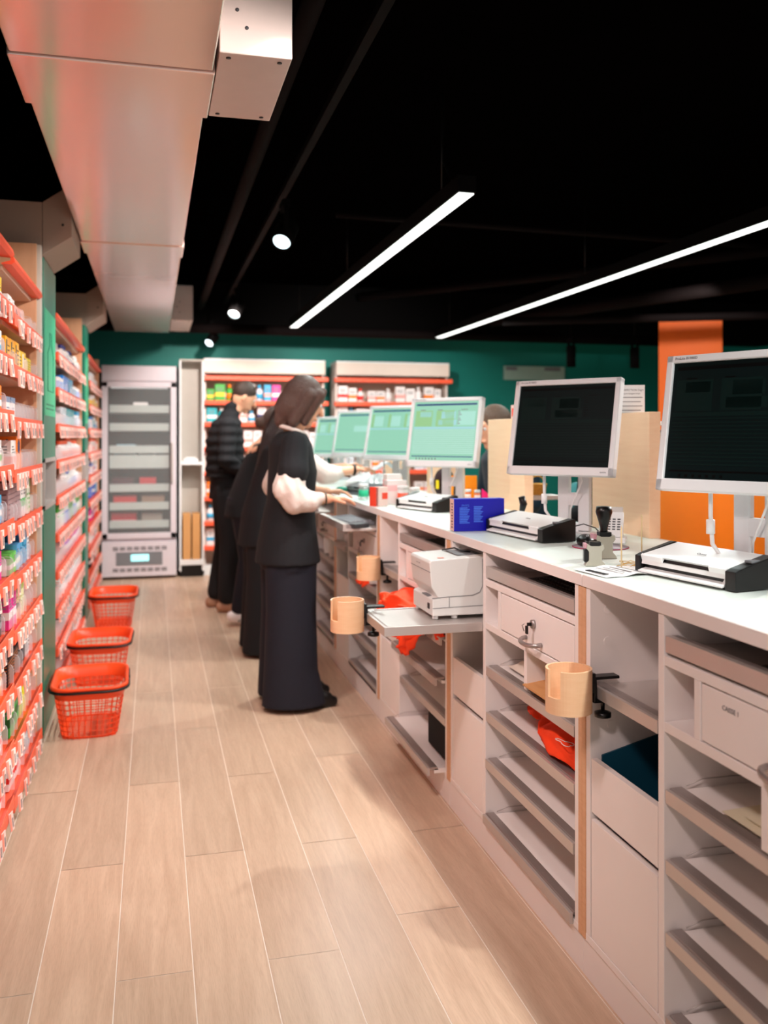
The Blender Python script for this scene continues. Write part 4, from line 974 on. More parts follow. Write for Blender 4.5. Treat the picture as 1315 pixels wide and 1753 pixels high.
# stamp: two-part grey and black self-inking stamps
def stamp(loc, rz, label, s=1.0, handle=True):
    t = thing('rubber_stamp', label, 'stamp', loc, rz)
    gm = mat('stamp_grey', rgb(168, 166, 152), .4)
    q = MB()
    q.prism([(-.026*s, 0), (.026*s, 0), (.022*s, .008*s), (.016*s, .014*s), (.016*s, .036*s), (.022*s, .044*s), (.020*s, .054*s), (.010*s, .050*s), (-.010*s, .050*s), (-.020*s, .054*s), (-.022*s, .044*s), (-.016*s, .036*s), (-.016*s, .014*s), (-.022*s, .008*s)], -.018*s, .018*s, gm, bev=.001)
    q.build('frame', t)
    B('ink_cushion', (-.0275*s, -.014*s, .010*s), (-.016*s, .014*s, .040*s), black, t); B('window', (-.028*s, -.015*s, .044*s), (-.020*s, .015*s, .056*s), mat('pink_insert', rgb(190, 140, 150), .3), t)
    q = MB(); q.box((-.013*s, -.014*s, .050*s), (.014*s, .014*s, .060*s), black, .001); q.build('slider', t)
    if handle:
        q = MB(); q.tube([(0, 0, .055*s), (0, 0, .066*s), (0, 0, .085*s), (0, 0, .105*s), (0, 0, .118*s)], [.010*s, .008*s, .013*s, .019*s, .017*s], black, 16); q.build('grip', t)
    return t
stamp((1.185, 2.285, ZT), D2R(-20), 'grey and black self-inking stamp standing near the worktop seam', 1.1, False)
stamp((1.285, 2.42, ZT), D2R(-12), 'tall grey stamp with black knob grip, behind the shorter stamp', 1.28)
# mouse, mouse pad
q = MB(); q.lathe([(.088, 0), (.088, .003)], mat('mouse_pad_print', rgb(150, 140, 150), .6)); q.lathe([(.090, 0), (.090, .0025), (.087, .0028)], mat('crimson_edge', rgb(170, 40, 80), .6)); tag(q.build('mouse_pad'), 'round grey mouse pad with crimson rim in front of the dark screen stand', 'mouse pad', loc=(1.40, 2.66, ZT))
q = MB(); q.ball((0, 0, .012), (.055, .031, .024), black, 20); q.cyl((-.036, 0, .03), (-.03, 0, .034), .005, grey_m); q.box((-.05, -.02, 0), (.045, .02, .006), black, .003); tag(q.build('computer_mouse'), 'black mouse on the round pad behind the stamps', 'mouse', loc=(1.37, 2.70, ZT + .003), rz=D2R(70))
# card terminal
t = thing('card_terminal', 'white card payment terminal with coloured keys leaning before the wood panel', 'terminal', (1.50, 2.775, ZT), D2R(58))
q = MB(); q.box((-.045, -.05, 0), (.045, .05, .02), white_p, .005); q.build('charging_base', t)
q = MB(); q.prism([(-.03, .018), (-.015, .010), (.055, .085), (.045, .10)], -.04, .04, white_p, bev=.003); q.build('handset', t)
q = MB(); q.prism([(-.032, .0215), (-.0315, .022), (.038, .094), (.0375, .0935)], -.034, .034, white_p)
kc = [grey_d, grey_d, grey_d]
for r_ in range(5):
    for c_ in range(4):
        f = .30 + .10*r_; x = -.032 + .075*f; z = .0205 + .078*f
        m_ = grey_d if c_ < 3 else [mat('key_green', rgb(20, 150, 90), .4), MATS['key_green'], mat('key_yellow', rgb(230, 170, 40), .4), mat('key_red', rgb(220, 60, 40), .4), MATS['key_red']][r_]
        q.box((x - .002, -.030 + .016*c_, z - .002), (x, -.020 + .016*c_ + (.008 if c_ == 3 else 0), z + .003), m_)
q.build('keypad', t)
q = MB(); q.prism([(.03, .0), (.05, .0), (.085, .11), (.07, .115)], -.036, .036, mat('pale_grey_plastic', rgb(196, 192, 188), .4), bev=.003); q.build('receipt_printer', t)
# barcode slip, skewers, rubber bands
t = thing('barcode_slip', 'white paper slip with a barcode draped over the worktop edge by the seam', 'paper', (1.18, 2.15, ZT), D2R(8))
q = MB()
n = 12
rings = []
for i in range(n + 1):
    x = -.085 + .19*i/n; z = .001 + .006*math.sin(i/n*PI)*(.5 + .5*math.cos(i)) ; rings.append([(x, -.07, z), (x, .075, z + .002), (x, .075, z + .0025), (x, -.07, z + .0005)])
q.loft(rings, white_p, smooth=False); q.build('sheet', t)
q = MB()
for k in range(16): q.box((-.075, -.045 + .0052*k, .0045), (-.060, -.045 + .0052*k + (.0016 if k % 3 else .003), .0062), ink)
for k in range(4): q.box((-.04 + .022*k, -.05, .0085), (-.035 + .022*k, .04, .0092), ink_g)
q.build('barcode', t)
def skewer(loc, label):
    t = thing('wooden_skewer', label, 'skewer', loc)
    q = MB(); q.tube([(0, 0, 0), (0, 0, .11), (0, 0, .118)], [.0022, .0022, .0004], mat('bamboo', rgb(224, 196, 150), .6), 8); q.build('stick', t)
    q = MB(); q.lathe([(.008, 0), (.008, .002), (.004, .004)], white_p); q.build('foot', t)
skewer((1.22, 2.20, ZT + .0), 'upright thin wooden stick behind the barcode slip')
skewer((1.455, 2.50, ZT), 'upright thin wooden stick behind the nearest scanner\'s left end')
band_m = mat('tan_rubber', rgb(214, 170, 90), .6)
def bands(loc, label):
    for i in range(3):
        q = MB(); pts = [(.035*math.cos(2*PI*k/24)*(1 + .2*math.sin(3*k + i)), .022*math.sin(2*PI*k/24)*(1 + .25*math.cos(2*k + i)), .0015 + .001*math.sin(k)) for k in range(24)]
        q.tube(pts, .0011, band_m, 5, closed=True); tag(q.build('rubber_band'), ('tan rubber band lowest in the small heap beside the barcode slip', 'tan rubber band in the middle of the heap beside the barcode slip', 'tan rubber band on top of the heap beside the barcode slip')[i], 'rubber band', 'rubber bands by the barcode slip', loc=(loc[0] + .012*i, loc[1] + .015*i, loc[2] + .0025*i), rz=i*.9)
bands((1.265, 2.235, ZT), 'tan rubber band in the small heap between barcode slip and scanner')

# ------------------------------------------------------------------ wood screens on the counter's far edge
def screen_panel(y0, y1, label):
    q = MB(); q.box((0, 0, 0), (.045, y1 - y0, .445), wood_h, .0015); tag(q.build('counter_screen'), label, 'screen panel', loc=(1.685, y0, ZT - .001))
screen_panel(2.845, 3.27, 'pale wood privacy panel on the counter, nearest the camera, right of the dark screen')
screen_panel(3.945, 4.42, 'pale wood privacy panel on the counter between the dark screen and the lit screen')
screen_panel(5.05, 5.50, 'pale wood privacy panel on the counter behind the lit screens\' stands')
screen_panel(6.15, 6.60, 'pale wood privacy panel on the counter, farthest of all, past the lit screens')
t = thing('leaflet_box', 'white leaflet box with printed text standing on top of the nearest wood panel', 'leaflet box', (1.675, 3.08, ZT + .445), D2R(-20))
q = MB(); q.box((0, 0, 0), (.115, .03, .105), white_p, .001); q.build('box_body', t)
B('blue_side_print', (.1152, .004, .0), (.1158, .026, .05), mat('navy_print', rgb(24, 34, 100), .4), t, 0)
textmesh('lettering', 'PHYS PERFECTION Digi+', .0098, ink_g, facing((.058, -.0005, .086), (0, -1, 0)), t); textmesh('lettering', 'vitré Sucre Langue vraie', .0085, ink_g, facing((.056, -.0005, .073), (0, -1, 0)), t)
for k in range(4): B('text_line', (.006, -.0006, .057 - .016*k), (.106 - .006*(k % 2), 0, .060 - .016*k), ink_g, t, 0)
t = thing('small_carton', 'white and red small carton on top of the farther wood panel', 'carton', (1.69, 4.06, ZT + .445), 0)
q = MB(); q.box((0, 0, 0), (.035, .06, .065), tag_m, .001); q.box((-.0006, .01, .01), (0, .05, .05), rr); q.box((.005, -.0006, .01), (.03, 0, .05), rr); q.build('carton_body', t)
# small shelf with wicker basket behind the opening
q = MB(); q.box((0, 0, 0), (.16, .10, .022), white, .001); tag(q.build('wall_bracket_shelf'), 'small shelf behind the opening carrying a wicker basket', 'shelf', loc=(1.83, 4.20, 1.084))
t = thing('wicker_basket', 'small yellow wicker basket with arched handle on the little shelf', 'basket', (1.885, 4.25, 1.106))
q = MB(); wk = mat('wicker', rgb(226, 168, 70), .6, var=.3, nscale=90, bump=.5)
for k in range(6): q.tube([((.036 + .0018*k)*math.cos(2*PI*a/20), (.036 + .0018*k)*math.sin(2*PI*a/20), .006 + .0095*k) for a in range(20)], .0052, wk, 6, closed=True)
q.lathe([(.034, .001), (.034, .004)], wk); q.build('woven_body', t)
q = MB(); q.tube([(.042*math.cos(PI*k/10), 0, .055 + .042*math.sin(PI*k/10)) for k in range(11)], .0035, wk, 6); q.build('basket_handle', t)
# orange display furniture on the customer side
q = MB(); q.box((0, 0, 0), (.5, 1.85, 1.36), orange_w, .003); tag(q.build('orange_counter_front'), 'bright orange display block behind the right-hand screen', 'display block', loc=(2.05, 1.60, 0))
q = MB(); q.box((0, 0, 0), (.45, 1.0, .02), white_p, .002); q.box((0, 0, .09), (.45, 1.0, .105), white_p, .002); q.box((0.40, 0, .02), (.45, 1.0, .09), white_p); tag(q.build('display_rack'), 'low white rack on top of the orange display block', 'rack', loc=(2.06, 2.62, 1.36))
carton2((2.12, 3.50 - .0, 1.38), 0, (.05, .08, .05), (40, 60, 120), (160, 200, 220), 'small blue carton in the low white rack beside the right-hand screen')

# ------------------------------------------------------------------ keyboards, bags and papers inside the cabinets
def keyboard(loc, rz, label, m, keym, L=.42):
    t = thing('keyboard', label, 'keyboard', loc, rz)
    q = MB(); q.prism([(0, 0), (.14, 0), (.14, .018), (.0, .010)], 0, L, m, bev=.002); q.build('keyboard_base', t)
    q = MB()
    for r_ in range(5):
        for c_ in range(int(L/.021) - 1): q.box((.012 + .024*r_, .012 + .021*c_, .011 + .0014*r_), (.012 + .024*r_ + .019, .012 + .021*c_ + .0165, .0175 + .0016*r_), keym, .0008)
    q.build('keys', t); return t
keyboard((1.118, 1.12, .9445), 0, 'black keyboard on the tray at the right edge of the photo', black, black, .40)
keyboard((1.118, 2.23, .9445), 0, 'black keyboard on the tray above the keyed drawer, nearest whole cabinet', black, black)
keyboard((1.118, 3.33, .9445), 0, 'black keyboard on the tray above the white desktop machine', black, black)
keyboard((.975, 4.55, .9445), D2R(4), 'grey keyboard on the pulled-out tray in front of the woman', grey_m, mat('key_grey', rgb(150, 152, 158), .5))
q = MB(); q.box((0, 0, 0), (.05, .10, .022), grey_d, .003); q.box((-.004, .0, .002), (0, .03, .02), mat('pink_plastic', rgb(250, 80, 120), .4), .001); tag(q.build('stapler_box'), 'small grey device with pink end on the pulled-out keyboard tray', 'device', loc=(.945, 4.43, .9445), rz=D2R(-60))

# folded bag flap built as an angular folded sheet
def flap(pts, parent, name='bag_flap', th=.003, sub=True, wave=.006, seed=0):
    """pts: grid rows of 3D points; refined and wrinkled"""
    r = random.Random(seed); rows = [[Vector(p) for p in rw] for rw in pts]; K = 9
    def refine(seq):
        out = []
        for i in range(len(seq) - 1):
            for k in range(K): out.append([a.lerp(b_, k/K) for a, b_ in zip(seq[i], seq[i+1])])
        out.append(seq[-1]); return out
    R1 = refine(rows); R1 = list(map(list, zip(*refine(list(map(list, zip(*R1)))))))
    q = MB(); ph = r.uniform(0, 6)
    def wv(a): return abs(math.sin(a*.5))*2 - 1
    grid = [[q.bm.verts.new(p + Vector((wave*(wv(i*.55 + ph + j*.62) + .5*wv(j*.95 - i*.3)), .5*wave*wv(i*.8 + j*.2), wave*(wv(j*.7 + ph - i*.45) + .6*wv(i*.9 + j*.5))))) for j, p in enumerate(rw)] for i, rw in enumerate(R1)]
    for i in range(len(grid) - 1):
        for j in range(len(grid[0]) - 1): f = q.bm.faces.new((grid[i][j], grid[i+1][j], grid[i+1][j+1], grid[i][j+1])); f.smooth = True
    q.mi(nonwoven); o = q.build(name, parent); s_ = o.modifiers.new('thick', 'SOLIDIFY'); s_.thickness = th; s_.offset = 0; return o
# three bags overflowing the shelf under the machine (world x from the cabinet front plane)
t = thing('fabric_bag', 'orange fabric bag whose tip hangs lowest, over the shelf edge under the pulled-out tray', 'bag', (PX, 3.30, .655), 0)
flap([[(.2, .03, .03), (.2, .18, .05), (.2, .33, .03)], [(.0, .02, .04), (-.03, .18, .075), (-.03, .34, .05)], [(-.05, .08, -.02), (-.08, .21, .0), (-.085, .34, -.02)], [(-.07, .20, -.09), (-.095, .28, -.08), (-.095, .36, -.09)], [(-.07, .28, -.155), (-.09, .32, -.155), (-.09, .36, -.15)]], t, seed=1, wave=.009)
t = thing('fabric_bag', 'orange fabric bag bunched directly under the pulled-out tray, with a ruffled drooping side', 'bag', (PX, 3.28, .675), 0)
flap([[(.15, .62, .02), (.15, .35, .05), (.15, .12, .03)], [(-.02, .64, .03), (-.03, .40, .075), (-.02, .10, .06)], [(-.11, .62, .015), (-.12, .40, .05), (-.08, .14, .045)], [(-.125, .58, -.03), (-.14, .42, -.02), (-.09, .18, .02)]], t, seed=5, wave=.011)
flap([[(-.09, .62, .01), (-.12, .54, .02), (-.11, .44, .03)], [(-.09, .60, -.03), (-.13, .52, -.035), (-.11, .42, -.03)], [(-.08, .55, -.075), (-.12, .47, -.09), (-.10, .38, -.07)], [(-.07, .48, -.10), (-.10, .42, -.12), (-.09, .36, -.10)]], t, 'ruffled_flap', seed=6, wave=.012)
t = thing('fabric_bag', 'orange fabric bag lying on the shelf against the wood post, under the tray', 'bag', (PX, 3.31, .645), 0)
flap([[(.25, .0, .0), (.25, .10, .03), (.25, .22, .01)], [(.08, .0, .03), (.08, .12, .055), (.06, .25, .03)], [(.0, .0, .01), (-.03, .12, .03), (-.035, .24, .02)], [(-.01, .0, -.03), (-.04, .09, -.02), (-.045, .2, -.03)]], t, seed=9, wave=.009)
# bag on the second shelf of the nearest whole cabinet
t = thing('fabric_bag', 'orange fabric bag with white outline mark on the second sliding shelf', 'bag', (PX, 2.215, .478), 0)
flap([[(.34, .0, .01), (.34, .18, .035), (.34, .34, .012)], [(.18, -.005, .03), (.18, .18, .075), (.18, .37, .045)], [(.06, -.005, .022), (.035, .16, .068), (.05, .34, .035)], [(.05, .0, .008), (.015, .13, .012), (.03, .27, .01)]], t, seed=12, wave=.004)
q = MB(); q.tube([(.035 + .02*math.cos(2*PI*k/24)*(1 + .3*math.cos(6*PI*k/24)), .12 + .030*math.sin(2*PI*k/24)*(1 + .3*math.cos(6*PI*k/24)), .064 - .25*(.02*math.cos(2*PI*k/24))) for k in range(24)], .0012, white_p, 5, closed=True); q.build('printed_outline', t)
t = thing('fabric_bag', 'small orange fabric strap bag at the far end of the second sliding shelf', 'bag', (PX, 2.54, .478), 0)
flap([[(.22, .10, .02), (.24, .18, .03), (.25, .30, .01)], [(.13, .06, .03), (.15, .15, .05), (.14, .28, .03)], [(.06, .02, .01), (.09, .10, .03), (.10, .20, .02)]], t, seed=14, wave=.007)
t = thing('fabric_bag', 'darker orange fabric bag on the shelf below the yellow key fobs', 'bag', (PX, 4.60, .632), 0)
flap([[(.16, .0, .0), (.16, .1, .03), (.16, .22, .0)], [(.03, .0, .02), (.02, .1, .05), (.02, .22, .02)], [(-.02, .02, -.02), (-.03, .1, -.01), (-.02, .2, -.02)]], t, seed=16, wave=.008)

# envelope, tissue, cards, papers, black boxes
kraft = mat('kraft_paper', rgb(206, 150, 96), .7)
t = thing('kraft_envelope', 'brown kraft envelope sticking out of the pigeonhole beside the cup holder', 'envelope', (PX + .01, 2.37, .635))
q = MB(); q.prism([(-.02, .02), (.10, .035), (.30, .03), (.30, .034), (.10, .040), (-.02, .024)], .0, .16, kraft); q.prism([(.0, .008), (.10, .020), (.30, .012), (.30, .016), (.10, .025), (.0, .011)], .02, .15, kraft); q.build('envelope_paper', t)
t = thing('tissue_bag', 'crumpled translucent white bag at the left of the upper sliding shelf', 'bag', (PX + .06, 2.74, .634))
q = MB(); r = random.Random(2); g_ = []
for i in range(13): g_.append([q.bm.verts.new((.22*i/12, (j/12 - .5)*.17, .004 + .075*math.sin(PI*i/12)*math.sin(PI*j/12)*(.6 + .4*r.random()))) for j in range(13)])
for i in range(12):
    for j in range(12): f = q.bm.faces.new((g_[i][j], g_[i+1][j], g_[i+1][j+1], g_[i][j+1])); f.smooth = True
q.mi(mat('tissue_white', rgb(232, 222, 208), .7)); o = q.build('crumpled_film', t)
t = thing('card_stack', 'small stack of white cards topped red in the cubby at the right edge', 'cards', (PX + .05, 1.66, .778), D2R(8))
for k in range(6): B('card', (.0 + .001*(k % 2), .0, .004*k), (.09, .055, .004*k + .0035), [white_p, tag_m][k % 2] if k < 5 else rr, t, 0)
t = thing('card_stack', 'tiny pink and white card stack in the cubby beside the keyed drawer', 'cards', (PX + .03, 2.77, .778), 0)
for k in range(3): B('card', (0, 0, .005*k), (.07, .045, .005*k + .0045), [rr, white_p, rr][k], t, 0)
t = thing('paper_sheets', 'curling cream paper sheets on the upper sliding shelf at the right edge', 'paper', (PX + .04, 1.28, .635))
pp = mat('cream_paper', rgb(232, 224, 196), .6)
for k, (a, z) in enumerate(((0, 0), (.02, .006), (.05, .016))):
    q = MB(); q.prism([(.0 + a, .001 + z), (.1, .004 + z), (.22, .002 + z + .02*k), (.30, .03*k + .004 + z), (.30, .03*k + .006 + z), (.22, .004 + z + .02*k), (.1, .0055 + z), (.0 + a, .002 + z)], .0 + .03*k, .34 - .05*k, pp); q.build('sheet', t)
def blackbox(loc, dim, label):
    t = thing('black_box', label, 'box', loc); q = MB(); q.box((0, 0, 0), dim, mat('matt_black_card', rgb(6, 6, 7), .85), .008); q.build('casing', t)
    q = MB(); q.box((.01, dim[1]*.2, dim[2] - .0005), (dim[0]*.8, dim[1]*.8, dim[2] + .003), blackm, .001); q.build('lid', t)
blackbox((1.10, 3.32, .139), (.30, .26, .145), 'black box on the pulled-out bottom shelf beside the wood post')
blackbox((1.20, 4.42, .139), (.25, .12, .13), 'black box low in the cabinet with yellow key fobs')
blackbox((1.20, 1.12, .139), (.30, .30, .10), 'black box at the bottom right corner of the photo, lowest shelf')
# receipt printer and white gadget in the far narrow bays
def bayprinter(loc, label):
    t = thing('label_printer', label, 'printer', loc); q = MB(); q.prism([(0, 0), (.16, 0), (.16, .17), (.02, .17), (0, .15)], 0, .15, white_p, bev=.005); q.build('housing', t)
    B('output_slot', (-.002, .02, .06), (.001, .13, .075), grey_d, t); B('front_tray', (-.03, .01, .0), (.0, .14, .05), white_p, t, .003)
bayprinter((1.22, 4.06, .768), 'white printer inside the narrow bay behind the farthest cup holder')
bayprinter((1.15, 5.24, .768), 'white printer on the tray below the pulled-out keyboard, next to the woman')
# clutter by the hands: clear bags on the grey scanner, folded paper in hand, green bottle
def clearbag(loc, rz, label, seed, m):
    r = random.Random(seed); t = thing('plastic_bag', label, 'bag', loc, rz, 'clear bags piled on the grey scanner'); q = MB(); g_ = []
    for i in range(11): g_.append([q.bm.verts.new(((i/10 - .5)*.2, (j/10 - .5)*.26, .004 + .07*math.sin(PI*i/10)*math.sin(PI*j/10)*(.3 + .7*r.random()))) for j in range(11)])
    for i in range(10):
        for j in range(10): f = q.bm.faces.new((g_[i][j], g_[i+1][j], g_[i+1][j+1], g_[i][j+1])); f.smooth = False
    q.mi(m); q.build('bag_film', t)
film = mat('clear_film', rgb(230, 234, 236), .15, alpha=.6, var=.02)
clearbag((1.34, 5.32, ZT + .075), .4, 'crumpled clear plastic bag on the grey scanner, nearer the screen', 3, film)
clearbag((1.30, 5.50, ZT + .08), 1.2, 'crumpled clear plastic bag on the grey scanner, nearer the staff', 4, film)
q = MB(); q.tube([(0, 0, .022), (.10, .05, .026), (.14, .07, .024), (.17, .085, .02)], [.020, .022, .014, .01], green_t, 14); tag(q.build('green_sachet'), 'dark green rolled cloth lying on the counter behind the front woman\'s arm', 'cloth', loc=(1.12, 5.55, ZT), rz=0)

# ------------------------------------------------------------------ people
def V(*a): return Vector(a)
def hand(wrist, d, up, side, curl=.5, s=1.0):
    """palm, four unequal bent fingers and a thumb leaving the palm's side"""
    w_ = Vector(wrist); d = Vector(d).normalized(); up = Vector(up); up = (up - d*up.dot(d)).normalized(); lat = d.cross(up).normalized()*side
    S = []; p0 = w_; p1 = w_ + d*.075*s
    for k, o in enumerate((-.024, -.008, .008, .024)):
        S.append(('c', w_ + lat*o*.7*s + d*.012*s, p1 + lat*o*s, .013*s, .0115*s))
    for k, (o, L) in enumerate(((.026, .068), (.009, .076), (-.009, .071), (-.026, .056))):
        a = p1 + lat*o*s; c1 = curl*.6; c2 = curl*1.3
        b_ = a + (d*math.cos(c1) - up*math.sin(c1) + lat*o*1.5)*L*.5*s; c = b_ + (d*math.cos(c2) - up*math.sin(c2))*L*.5*s
        S += [('c', a, b_, .0088*s, .0080*s), ('c', b_, c, .0080*s, .0066*s)]
    th0 = w_ + d*.022*s + lat*.024*s; th1 = th0 + (d*.7 + lat*.75 - up*.3).normalized()*.036*s; th2 = th1 + (d*.95 + lat*.2 - up*.35).normalized()*.03*s
    S += [('c', th0, th1, .0125*s, .010*s), ('c', th1, th2, .0098*s, .0078*s)]
    return S
def person(label, loc, rz, P):
    t = thing('person', label, 'person', loc, rz)
    pel, che, nk, hd, tilt = map(lambda k: Vector(P[k]) if k != 'tilt' else P[k], ('pelvis', 'chest', 'neck', 'head', 'tilt'))
    S = [('e', pel, (.095, .14, .10)), ('e', che, (.09, .14, .15)), ('c', pel, che, .095, .10), ('c', che + V(0, 0, .08), nk, .075, .048), ('c', nk, hd + V(-.012, 0, -.05), .052, .055)]
    R = Matrix.Rotation(tilt, 3, 'Y')
    H = lambda v: hd + R @ Vector(v)
    S += [('e', hd, (.096, .077, .115), (0, tilt, 0)), ('c', H((.045, 0, -.06)), H((.062, 0, -.095)), .045, .026), ('e', H((.03, 0, -.05)), (.062, .058, .062), (0, tilt, 0)),
          ('c', H((.092, 0, .012)), H((.112, 0, -.026)), .009, .013), ('c', H((.094, -.018, -.062)), H((.094, .018, -.062)), .008, .008),
          ('e', H((0, .079, -.01)), (.018, .008, .03), (0, tilt, 0)), ('e', H((0, -.079, -.01)), (.018, .008, .03), (0, tilt, 0)), ('c', H((.086, -.028, .035)), H((.086, .028, .035)), .011, .011)]
    for a in P['arms']:
        sh, el, wr = map(Vector, a[:3]); S += [('c', sh, el, .044, .038), ('c', el, wr, .040, .026)] + hand(wr, a[3], a[4], a[5], a[6] if len(a) > 6 else .5)
        S.append(('c', che + V(0, sh.y*.5, .08), sh - V(0, sh.y*.08, .012), .055, .044))
    for l in P['legs']:
        hp, kn, an, toe = map(Vector, l); S += [('c', hp, kn, .085, .058), ('c', kn, an, .055, .036), ('c', an, toe, .036, .028)]
    blob('body', S, skin, t, .0055, 2)
    for s_ in (-1, 1):
        q = MB(); q.ball(H((.083, .03*s_, .012)), .010, white_p, 10); q.ball(H((.0905, .03*s_, .011)), .0048, ink, 8); q.build('eye', t)
    return t, H, R
# --- woman in front: dark tunic, puffed white sleeves, wide trousers
P1 = dict(pelvis=(-.015, 0, .93), chest=(.005, 0, 1.24), neck=(.015, 0, 1.44), head=(.075, 0, 1.585), tilt=.42,
          arms=[[(0, -.175, 1.375), (-.035, -.215, 1.10), (.165, -.20, 1.085), (1, .12, .0), (0, 0, 1), 1, .5], [(0, .175, 1.375), (.0, .215, 1.12), (.22, .13, 1.10), (1, -.1, .05), (0, 0, 1), -1, .6]],
          legs=[[(-.01, -.09, .90), (.0, -.095, .5), (-.005, -.10, .09), (.17, -.11, .04)], [(-.01, .09, .90), (.0, .095, .5), (-.01, .10, .09), (.15, .11, .04)]])
w1, H1, R1_ = person('woman with dark bob, black tunic and puffed white sleeves, nearest of the counter staff', (.70, 4.74, 0), 0, P1)
blob('tunic', [('l', [(1.43, .01, 0, .06, .085), (1.405, .005, 0, .085, .15), (1.36, .0, 0, .112, .198), (1.22, .012, 0, .128, .19), (1.08, .002, 0, .125, .17), (.95, -.01, 0, .142, .19), (.84, -.014, 0, .160, .21), (.745, -.014, 0, .172, .225)]),
                ('c', (0, -.16, 1.365), (-.015, -.20, 1.245), .068, .080), ('c', (0, .16, 1.365), (-.005, .20, 1.245), .068, .080), ('c', (-.016, -.205, 1.235), (-.018, -.207, 1.225), .082, .082)], cloth_b, w1, .009, 3)
for s_ in (-1, 1):
    pts = [(-.018, .205*s_, 1.22), (-.04, .215*s_, 1.14), (-.005, .215*s_, 1.085), (.07, .208*s_ if s_ < 0 else .18, 1.075), (.115, .204*s_ if s_ < 0 else .165, 1.085)]
    rr_ = (.070, .082, .076, .056, .036)
    blob('blouse_sleeve', [('c', pts[k], pts[k+1], rr_[k], rr_[k+1]) for k in range(4)], cloth_w, w1, .006, 3, post=lambda c: c + V(.003*math.sin(c.y*95 + c.z*20), .0035*math.sin(c.x*110 + c.z*25), .002*math.sin(c.x*60)), label='puffed white gauze sleeve')
q = MB(); q.tube([(.012 + .066*math.cos(2*PI*k/24), .088*math.sin(2*PI*k/24), 1.435 - .022*math.cos(2*PI*k/24)) for k in range(24)], .012, cloth_w, 8, closed=True); q.build('blouse_collar', w1, 'white blouse collar')
blob('trousers', [('l', [(.95, -.012, 0, .128, .175), (.80, -.01, 0, .145, .20), (.72, -.01, 0, .15, .21)]), ('l', [(.80, -.01, -.095, .135, .105), (.5, -.01, -.10, .130, .105), (.2, -.012, -.105, .140, .112), (.025, .005, -.11, .168, .12)]), ('l', [(.80, -.01, .095, .135, .105), (.5, -.01, .10, .130, .105), (.2, -.012, .105, .140, .112), (.025, .0, .11, .16, .12)])], cloth_n, w1, .009, 3)
for s_ in (-1, 1): blob('shoe', [('c', (-.02, .104*s_, .095), (.17, .111*s_, .045), .048, .036), ('c', (-.06, .105*s_, .04), (.11, .11*s_, .036), .040, .042), ('c', (.11, .11*s_, .032), (.205, .112*s_, .028), .040, .028)], black, w1, .006, 2)
blob('hair', [('e', H1((-.022, 0, .022)), (.108, .098, .118), (0, .42, 0)), ('e', H1((-.052, 0, -.055)), (.085, .096, .11), (0, .2, 0)), ('c', H1((-.055, 0, -.08)), H1((-.055, 0, -.125)), .085, .06), ('c', H1((.045, -.078, .055)), H1((.035, -.082, -.105)), .034, .020), ('c', H1((.045, .078, .055)), H1((.035, .082, -.105)), .034, .020),
               ('c', H1((.0, -.084, .03)), H1((-.02, -.086, -.13)), .042, .028), ('c', H1((.0, .084, .03)), H1((-.02, .086, -.13)), .042, .028), ('c', H1((.062, -.045, .085)), H1((.075, -.062, .035)), .022, .012)], hair_m, w1, .006, 2)
q = MB(); q.tube([(.15 + .0*k, -.2013 + .029*math.cos(2*PI*k/16), 1.0845 + .029*math.sin(2*PI*k/16)) for k in range(16)], .0045, mat('dark_bracelet', rgb(50, 60, 50), .4), 6, closed=True); q.build('bracelet', w1, 'dark bracelet')
q = MB(); q.tube([(.135, -.2013 + .031*math.cos(2*PI*k/16), 1.085 + .031*math.sin(2*PI*k/16)) for k in range(16)], .002, mat('gold_metal', rgb(220, 170, 80), .3, .9), 6, closed=True); q.build('bracelet', w1, 'thin gold bracelet')
# --- second woman, behind, reaching over the counter
P2 = dict(pelvis=(-.03, 0, .93), chest=(.045, 0, 1.22), neck=(.10, 0, 1.42), head=(.17, 0, 1.545), tilt=.5,
          arms=[[(.09, -.17, 1.355), (.335, -.215, 1.165), (.545, -.20, 1.19), (1, .0, .05), (0, 0, 1), 1, .7], [(.09, .17, 1.355), (.32, .20, 1.16), (.53, .08, 1.20), (1, -.2, .2), (0, 0, 1), -1, .8]],
          legs=[[(-.03, -.09, .90), (-.02, -.095, .5), (-.03, -.10, .09), (.13, -.11, .04)], [(-.03, .09, .90), (-.02, .095, .5), (-.03, .10, .09), (.13, .11, .04)]])
w2, H2, R2_ = person('woman with long dark hair directly behind the front woman, reaching over the counter', (.73, 5.92, 0), 0, P2)
blob('tunic', [('l', [(1.40, .10, 0, .06, .085), (1.38, .09, 0, .085, .15), (1.32, .07, 0, .115, .195), (1.2, .045, 0, .128, .19), (1.05, .0, 0, .13, .175), (.90, -.025, 0, .15, .2), (.70, -.03, 0, .17, .22)]),
                ('c', (.08, -.155, 1.345), (.21, -.195, 1.25), .068, .074), ('c', (.08, .155, 1.345), (.21, .19, 1.25), .068, .074)], cloth_b, w2, .009, 3)
for s_ in (-1, 1):
    pts = [(.22, .195*s_, 1.245), (.33, .21*s_, 1.165), (.38, .205*s_ if s_ < 0 else .17, 1.16), (.44, .204*s_ if s_ < 0 else .13, 1.175)]
    rr_ = (.066, .07, .062, .038)
    blob('blouse_sleeve', [('c', pts[k], pts[k+1], rr_[k], rr_[k+1]) for k in range(3)], cloth_w, w2, .008, 3, label='white gauze sleeve')
blob('trousers', [('l', [(.95, -.03, 0, .128, .175), (.75, -.03, 0, .145, .20)]), ('l', [(.80, -.03, -.095, .13, .105), (.5, -.03, -.10, .12, .10), (.02, -.035, -.11, .145, .12)]), ('l', [(.80, -.03, .095, .13, .105), (.5, -.03, .10, .12, .10), (.02, -.035, .11, .145, .12)])], cloth_b, w2, .009, 3)
